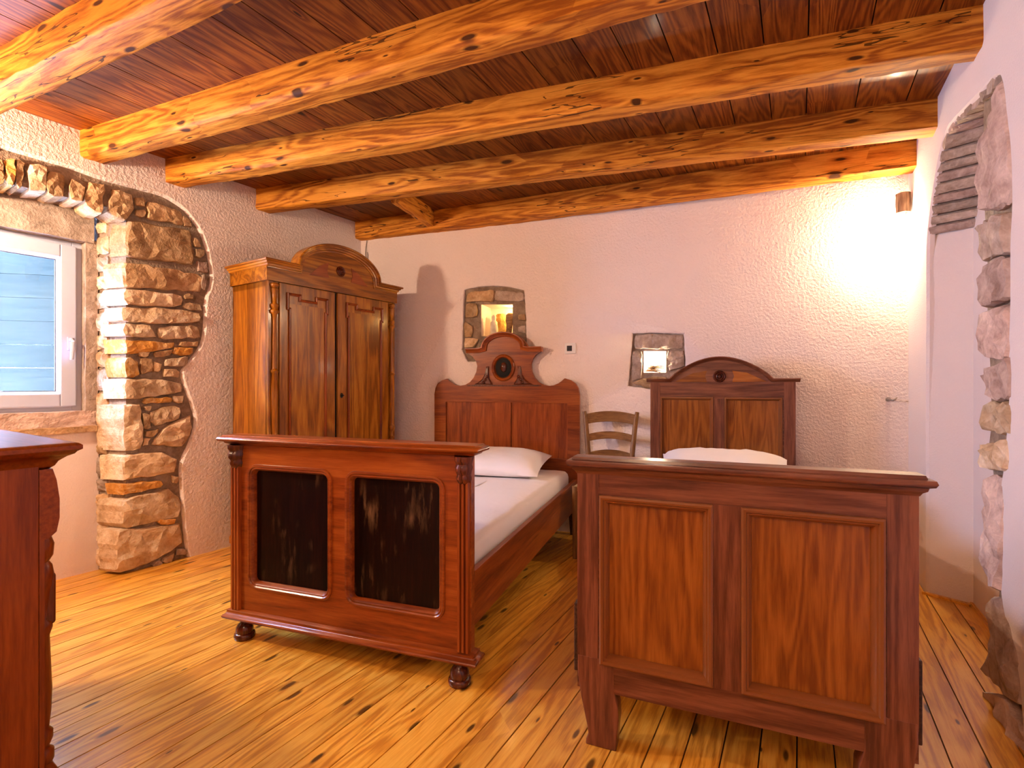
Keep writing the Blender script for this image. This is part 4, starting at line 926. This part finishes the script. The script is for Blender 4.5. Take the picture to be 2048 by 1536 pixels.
MB().tube([(0.566, BY0 - 0.008, 1.02), (0.566, BY0 - 0.030, 1.02)], 0.004, 8).build('key', 'iron', dr)
col_prof = [(0.016, 0.13), (0.022, 0.14), (0.022, 0.20), (0.016, 0.22), (0.012, 0.30), (0.014, 0.62), (0.020, 0.66), (0.013, 0.675), (0.017, 0.69), (0.010, 0.70), (0.012, 0.73), (0.020, 0.755), (0.021, 0.775), (0.013, 0.785), (0.014, 0.80), (0.018, 1.05), (0.014, 1.165), (0.020, 1.172), (0.021, 1.182), (0.014, 1.190), (0.013, 1.20), (0.010, 1.50), (0.013, 1.532), (0.021, 1.540), (0.021, 1.552), (0.013, 1.562), (0.018, 1.575), (0.020, 1.588), (0.011, 1.60), (0.014, 1.66), (0.018, 1.685), (0.013, 1.692), (0.020, 1.702), (0.021, 1.715), (0.014, 1.724)]
for x in (0.066, 1.036): MB().lathe([(r_ * 1.2, z_) for r_, z_ in col_prof], x, BY0 - 0.006, 14).build('half_column', 'wardrobe_z', wd, smooth=50)
# frieze, pediment and cornice
ac, aw, ah, zs = 0.548, 0.345, 0.195, 1.862
aw_pts = [(ac + aw * math.cos(math.pi * (1 - k / 24)), zs + ah * math.sin(math.pi * (1 - k / 24))) for k in range(25)]
ped = [(0.012, 1.735), (1.088, 1.735), (1.088, 1.845)] + [(x, z - 0.03) if i not in (0, 24) else (x, 1.845) for i, (x, z) in enumerate(aw_pts)][::-1] + [(0.012, 1.845)]
pd = MB().prism(ped, 0.018, 0.060).build('pediment', 'wardrobe_x', wd)
m = MB(); m.box(0.012, 0.05, 0.060, 0.435, 1.735, 1.845); m.box(1.05, 1.088, 0.060, 0.435, 1.735, 1.845); m.box(0.012, 1.088, 0.41, 0.435, 1.735, 1.845); m.box(0.04, 1.06, 0.05, 0.42, 1.83, 1.845)
m.build('frieze', 'wardrobe_x', wd)
path = [(-0.012, zs), (ac - aw, zs)] + aw_pts[1:-1] + [(ac + aw, zs), (1.112, zs)]
prof = [(0.0, -0.018), (-0.006, -0.023), (-0.013, -0.020), (-0.015, -0.010), (-0.025, -0.006), (-0.028, 0.002), (-0.038, 0.004), (-0.042, 0.012), (-0.050, 0.013), (-0.050, 0.07), (0.0, 0.07)]
mc = sweep(path, prof); nP = len(prof)
for i_, (o_, y_) in enumerate(prof):
    mc.v[i_] = (min(y_, 0.05) + 0.004, y_, zs + o_); mc.v[len(mc.v) - nP + i_] = (1.096 - min(y_, 0.05), y_, zs + o_)
mc.build('cornice', 'wardrobe_x', wd, smooth=22)
for x, s in ((0.0, 1), (1.10, -1)):
    MB().loft([[(x + s * (min(y, 0.05) + 0.004), y if y < 0.05 else 0.05, zs + o) for o, y in prof], [(x + s * (min(y, 0.05) + 0.004), 0.445, zs + o) for o, y in prof]]).build('side_cornice', 'wardrobe_y', wd, smooth=22)
rosette(pd, (0.552, 1.885), 0.018, 0.036, 'carving')
for s in (-1, 1):
    pts = [(ac + s * 0.245, 1.815), (ac + s * 0.16, 1.895), (ac + s * 0.095, 1.925), (ac + s * 0.105, 1.87), (ac + s * 0.092, 1.822)]
    MB().prism(pts, 0.0155, 0.019).build('inlay', 'mahogany_x', pd)
MB().rects(BX0, BX1, BY0, BY1, [(0.016, 0.06), (0.016, 0.10), (0.010, 0.115), (0.004, 0.12)]).build('plinth', 'wardrobe_x', wd)
for x in (0.08, 1.02):
    for y in (0.07, 0.39): MB().lathe([(0.030, 0.0), (0.038, 0.01), (0.040, 0.03), (0.030, 0.05), (0.025, 0.065)], x, y, 14).build('bun_foot', 'carving', wd, smooth=60)

# ------------------------------------------------------------------ chair between the beds
CHX, CHY = 0.675, 3.45
ch = empty('ladder_back_chair', (CHX, CHY, 0), math.radians(-16), 'plain brown ladder back chair with rush seat between the two beds', 'chair')
for s in (-1, 1):
    MB().tube([(s * 0.150, 0.0, 0.0), (s * 0.152, -0.005, 0.25), (s * 0.152, -0.010, 0.45), (s * 0.150, 0.012, 0.62), (s * 0.172, 0.045, 0.85), (s * 0.182, 0.055, 0.905)], [0.015, 0.018, 0.019, 0.018, 0.017, 0.014], 10).build('back_post', 'chair_z', ch, smooth=60)
    MB().tube([(s * 0.185, -0.36, 0.0), (s * 0.185, -0.36, 0.42), (s * 0.185, -0.36, 0.455)], [0.015, 0.019, 0.018], 10).build('front_leg', 'chair_z', ch, smooth=60)
    for z in (0.14, 0.28): MB().tube([(s * 0.151, -0.003, z), (s * 0.185, -0.36, z)], 0.010, 8).build('stretcher', 'chair_y', ch, smooth=60)
for z in (0.17, 0.30): MB().tube([(-0.185, -0.36, z), (0.185, -0.36, z)], 0.010, 8).build('stretcher', 'chair_x', ch, smooth=60)
for zc_, hh, hw, yy in ((0.600, 0.042, 0.148, 0.008), (0.722, 0.050, 0.158, 0.024), (0.852, 0.072, 0.170, 0.044)):
    loops = []
    for i in range(11):
        u = -1 + 2 * i / 10; x = u * hw; y = yy + 0.030 * (1 - u * u); zt = zc_ + hh / 2 + 0.022 * (1 - u * u); zb = zc_ - hh / 2 + 0.020 * (1 - u * u)
        loops.append([(x, y - 0.006, zb), (x, y + 0.006, zb), (x, y + 0.006, zt), (x, y - 0.006, zt)])
    MB().loft(loops).build('back_slat', 'chair_x', ch, bevel=0.003, smooth=50)
MB().loft([[(-0.16 * k - 0.0, -0.01, z), (0.16 * k, -0.01, z), (0.20 * k, -0.37, z), (-0.20 * k, -0.37, z)] for k, z in ((0.96, 0.425), (1.0, 0.435), (1.0, 0.45), (0.9, 0.462), (0.4, 0.458))]).build('seat', 'rush', ch, smooth=50)

# ------------------------------------------------------------------ chest of drawers at the left edge
# local x runs along the front to the right, local y from the back towards the front (away from the camera)
cf = Vector((-1.129, 1.316)); ex = Vector((0.84, -0.54)).normalized(); ey = Vector((0.54, 0.84)).normalized()
CW, CD, CT = 1.02, 0.52, 0.948
org = cf - ex * CW - ey * CD
cd = empty('chest_of_drawers', (org.x, org.y, 0), math.atan2(ex.y, ex.x), 'dark red brown chest of drawers at the left edge near the window', 'chest of drawers')
X0, X1, Y0, Y1 = 0.045, CW - 0.045, 0.02, CD - 0.075
m = box(X0, X1, Y0, Y1, 0.10, 0.895); m.build('body', 'chest_z', cd, bevel=0.003)
MB().rects(0.045, CW - 0.045, 0.03, CD - 0.045, [(-0.010, 0.880), (0.0, 0.888), (0.006, 0.900), (0.020, 0.912), (0.032, 0.918), (0.036, 0.924), (0.045, 0.930), (0.045, 0.940), (0.038, 0.946), (0.028, 0.948)]).build('top', 'chest_x', cd, smooth=40)
# swelling top drawer
prof = [(Y1, 0.70), (Y1 + 0.018, 0.70), (Y1 + 0.034, 0.715), (Y1 + 0.040, 0.75), (Y1 + 0.040, 0.80), (Y1 + 0.034, 0.85), (Y1 + 0.026, 0.88), (Y1, 0.88)]
d0 = MB().prism_x(prof, X0, X1).build('drawer', 'chest_x', cd, smooth=40)
for i in range(3):
    z = 0.125 + i * 0.19; d = box(X0 + 0.075, X1 - 0.075, Y1 - 0.01, Y1 + 0.012, z, z + 0.178).build('drawer', 'chest_x', cd, bevel=0.004)
    for x in (0.3, 0.72):
        k = MB().lathe([(0.006, 0.0), (0.007, 0.012), (0.014, 0.018), (0.016, 0.025), (0.010, 0.032), (0.0, 0.034)], 0, 0, 12).build('knob', 'carving', d, smooth=60)
        k.matrix_local = Matrix.Translation((x, Y1 + 0.010, z + 0.09)) @ Matrix.Rotation(-math.pi / 2, 4, 'X')
for x in (X0 + 0.035, X1 - 0.035):
    box(x - 0.035, x + 0.035, Y1, Y1 + 0.010, 0.10, 0.70).build('corner_post', 'chest_z', cd)
    MB().lathe([(0.016, 0.10), (0.024, 0.115), (0.024, 0.14), (0.014, 0.15), (0.022, 0.17), (0.022, 0.19), (0.014, 0.20), (0.018, 0.24), (0.020, 0.30), (0.015, 0.44), (0.021, 0.46), (0.021, 0.475), (0.013, 0.485), (0.017, 0.55), (0.024, 0.60), (0.020, 0.625), (0.014, 0.635), (0.022, 0.65), (0.024, 0.68), (0.018, 0.70)], x, Y1 + 0.014, 14).build('half_column', 'chest_z', cd, smooth=50)
    MB().prism_x([(Y1 + 0.008, 0.46), (Y1 + 0.040, 0.47), (Y1 + 0.040, 0.60), (Y1 + 0.008, 0.61)], x - 0.012, x + 0.012).build('carved_block', 'carving', cd, bevel=0.006)
MB().rects(X0, X1, Y0, Y1 + 0.02, [(0.018, 0.055), (0.018, 0.095), (0.010, 0.105), (0.0, 0.11)]).build('plinth', 'chest_x', cd, smooth=40)
for x in (X0 + 0.05, X1 - 0.05):
    for y in (Y0 + 0.05, Y1 - 0.03): MB().lathe([(0.030, 0.0), (0.040, 0.012), (0.038, 0.035), (0.026, 0.05), (0.024, 0.06)], x, y, 14).build('bun_foot', 'carving', cd, smooth=60)

# ------------------------------------------------------------------ lamps, niche contents and small wall things
def wall_lamp(mw, label):
    t = empty('wall_lamp', mw=mw, label=label, cat='lamp', group='corner wall lamps')
    m = MB(); r_ = random.Random(4); loops = []
    for z in (0.0, 0.02, 0.06, 0.10, 0.115):
        loops.append([((0.036 + r_.uniform(-0.002, 0.002)) * math.cos(a), (0.036 + r_.uniform(-0.002, 0.002)) * math.sin(a), z) for a in [2 * math.pi * k / 16 for k in range(16)]])
    m.loft(loops).build('log_mount', 'log', t, smooth=50)
    MB().lathe([(0.016, 0.0), (0.016, -0.03), (0.010, -0.034)], 0, 0, 12).build('socket', 'white_plastic', t, smooth=50)
    MB().lathe([(0.010, -0.034), (0.014, -0.05), (0.024, -0.075), (0.028, -0.10), (0.024, -0.122), (0.012, -0.136), (0.001, -0.139)], 0, 0, 16).build('bulb', 'bulb', t, smooth=80)
    return t
wall_lamp(Matrix.Translation((2.322, 2.968, 2.115)), 'round log wall lamp with a glaring bulb in the right back corner')
wall_lamp(Matrix.Translation((-2.80, 1.72, 2.16)), 'log wall lamp beyond the window at the left edge')

def fb_pt(px, py, y): x, z = FB.at(px, py, y); return FB.mw @ Vector((x, y, z))
zf1 = min(p[1] for p in o1); zf2 = min(p[1] for p in o2); xo1 = (min(p[0] for p in o1), max(p[0] for p in o1)); xo2 = (min(p[0] for p in o2), max(p[0] for p in o2))
q = FB.mw @ Vector((xo1[1] - 0.035, 0.12, max(p[1] for p in o1) - 0.035)); lamp('niche_light', 'POINT', q, 1.6, (1.0, 0.62, 0.20), 0.015)
def blob(name, prof, mat, lx, ly, z0, label, cat, sx=1.0, sy=0.7, seed=1, amp=0.15, lean=0.0):
    n = 14; loops = []
    for r, z in prof:
        loops.append([(lean * z + r * sx * math.cos(2 * math.pi * k / n) * (1 + amp * noise.noise((k * 0.9, z * 30, seed))), r * sy * math.sin(2 * math.pi * k / n) * (1 + amp * noise.noise((k * 0.8, z * 25, seed + 7))), z) for k in range(n)])
    p = FB.mw @ Vector((lx, ly, z0)); o = MB().loft(loops).build(name, mat, loc=p, rotz=math.atan2(FB.d[1], FB.d[0]), smooth=60); return tag(o, label, cat)
xa = xo1[0]; wN = xo1[1] - xo1[0]
blob('figurine', [(0.030, 0.0), (0.034, 0.02), (0.032, 0.08), (0.028, 0.12), (0.014, 0.135), (0.018, 0.15), (0.019, 0.165), (0.008, 0.18)], 'pale_carving', xa + wN * 0.34, 0.075, zf1, 'small pale robed figurine in the yellow lit niche', 'figurine', seed=2)
blob('carved_stone', [(0.050, 0.0), (0.052, 0.06), (0.050, 0.13), (0.046, 0.18), (0.036, 0.195)], 'ochre_carving', xa + wN * 0.48, 0.145, zf1, 'rough ochre carved stone at the back of the yellow lit niche', 'ornament', seed=5, amp=0.25)
blob('wooden_sculpture', [(0.026, 0.0), (0.024, 0.05), (0.025, 0.10), (0.034, 0.125), (0.036, 0.15), (0.033, 0.175), (0.018, 0.188)], 'twig', xa + wN * 0.80, 0.075, zf1, 'brown wooden carved head on a neck in the yellow lit niche', 'ornament', seed=9, lean=0.10, amp=0.2)
bp = FB.mw @ Vector(((xo2[0] + xo2[1]) / 2, 0.10, zf2 + 0.105))
nb = MB().lathe([(0.008, 0.05), (0.012, 0.035), (0.022, 0.015), (0.026, -0.01), (0.020, -0.03), (0.008, -0.04), (0.001, -0.042)], 0, 0, 14).build('light_bulb', 'bulb', loc=bp, smooth=80)
tag(nb, 'glaring bare bulb in the small stone niche left of the walnut headboard', 'light bulb')
lamp('niche_bulb_light', 'POINT', FB.mw @ Vector(((xo2[0] + xo2[1]) / 2, 0.045, zf2 + 0.10)), 2.6, (1.0, 0.82, 0.6), 0.03)
tw = MB(); tr = random.Random(8)
for i in range(9):
    a = tr.uniform(-0.5, 0.5); l = tr.uniform(0.035, 0.055); c = Vector((tr.uniform(-0.02, 0.02), tr.uniform(-0.02, 0.02), 0.008 + 0.0045 * i))
    d = Vector((math.cos(a), math.sin(a), tr.uniform(-0.12, 0.12))) * l; tw.tube([c - d, c + Vector((0, 0, 0.004)), c + d], [0.004, 0.005, 0.003], 6)
o = tw.build('twig_bundle', 'twig', loc=FB.mw @ Vector(((xo2[0] + xo2[1]) / 2, 0.035, zf2)), rotz=math.atan2(FB.d[1], FB.d[0]), smooth=60)
tag(o, 'small bundle of dry twigs lying below the bare bulb', 'twigs')

x, z = FB.at(1141, 697)
t = empty('thermostat', mw=FB.mw @ Matrix.Translation((x, 0, z)), label='small square white thermostat on the wall right of the carved crest', cat='thermostat')
box(-0.041, 0.041, -0.014, 0.0, -0.040, 0.040).build('cover', 'white_plastic', t, bevel=0.004)
box(-0.024, 0.014, -0.016, -0.013, -0.020, 0.020).build('display', 'screen', t)
box(0.024, 0.034, -0.017, -0.013, -0.022, 0.020).build('button_strip', 'white_plastic', t, bevel=0.002)
x, z = FB.at(1776, 799)
t = empty('coat_hook', mw=FB.mw @ Matrix.Translation((x, 0, z)), label='short metal coat hook in the back wall near the right corner', cat='hook')
MB().lathe([(0.014, 0.0), (0.014, 0.004), (0.006, 0.006)], 0, 0, 12).build('plate', 'metal', t, smooth=40).matrix_local = Matrix.Rotation(math.pi / 2, 4, 'X')
MB().tube([(0, 0, 0), (0.004, -0.03, -0.002), (0.012, -0.045, -0.004), (0.022, -0.05, 0.004), (0.03, -0.046, 0.014)], [0.007, 0.006, 0.006, 0.005, 0.004], 8).build('prong', 'metal', t, smooth=60)
x, z = FB.at(735, 500)
pth = [(0.0, 0.08), (-0.01, 0.02), (-0.014, -0.03), (-0.006, -0.07), (0.004, -0.09), (0.008, -0.06), (0.002, -0.02)]
o = MB().tube([(a, -0.008, b) for a, b in catmull(pth, 4)], 0.0028, 6).build('loose_wire', 'cable', mw=FB.mw @ Matrix.Translation((x, 0, z)), smooth=60)
tag(o, 'loose end of grey wire hanging in the corner above the wardrobe', 'wire')
# added pendant, out of view, as a fixture for the warm fill light
t = empty('added_fill_pendant', (-0.55, -0.25, 2.12), 0.0, 'added bare bulb pendant for the warm fill light, unseen behind the viewpoint', 'lamp')
MB().tube([(0, 0, 0.07), (0, 0, ZC - 2.12)], 0.004, 6).build('cord', 'cable', t, smooth=60)
MB().lathe([(0.016, 0.035), (0.018, 0.05), (0.016, 0.07), (0.006, 0.075)], 0, 0, 12).build('socket', 'white_plastic', t, smooth=50)
MB().lathe([(0.012, 0.035), (0.022, 0.015), (0.028, -0.01), (0.022, -0.032), (0.010, -0.044), (0.001, -0.046)], 0, 0, 14).build('bulb', 'bulb', t, smooth=80)
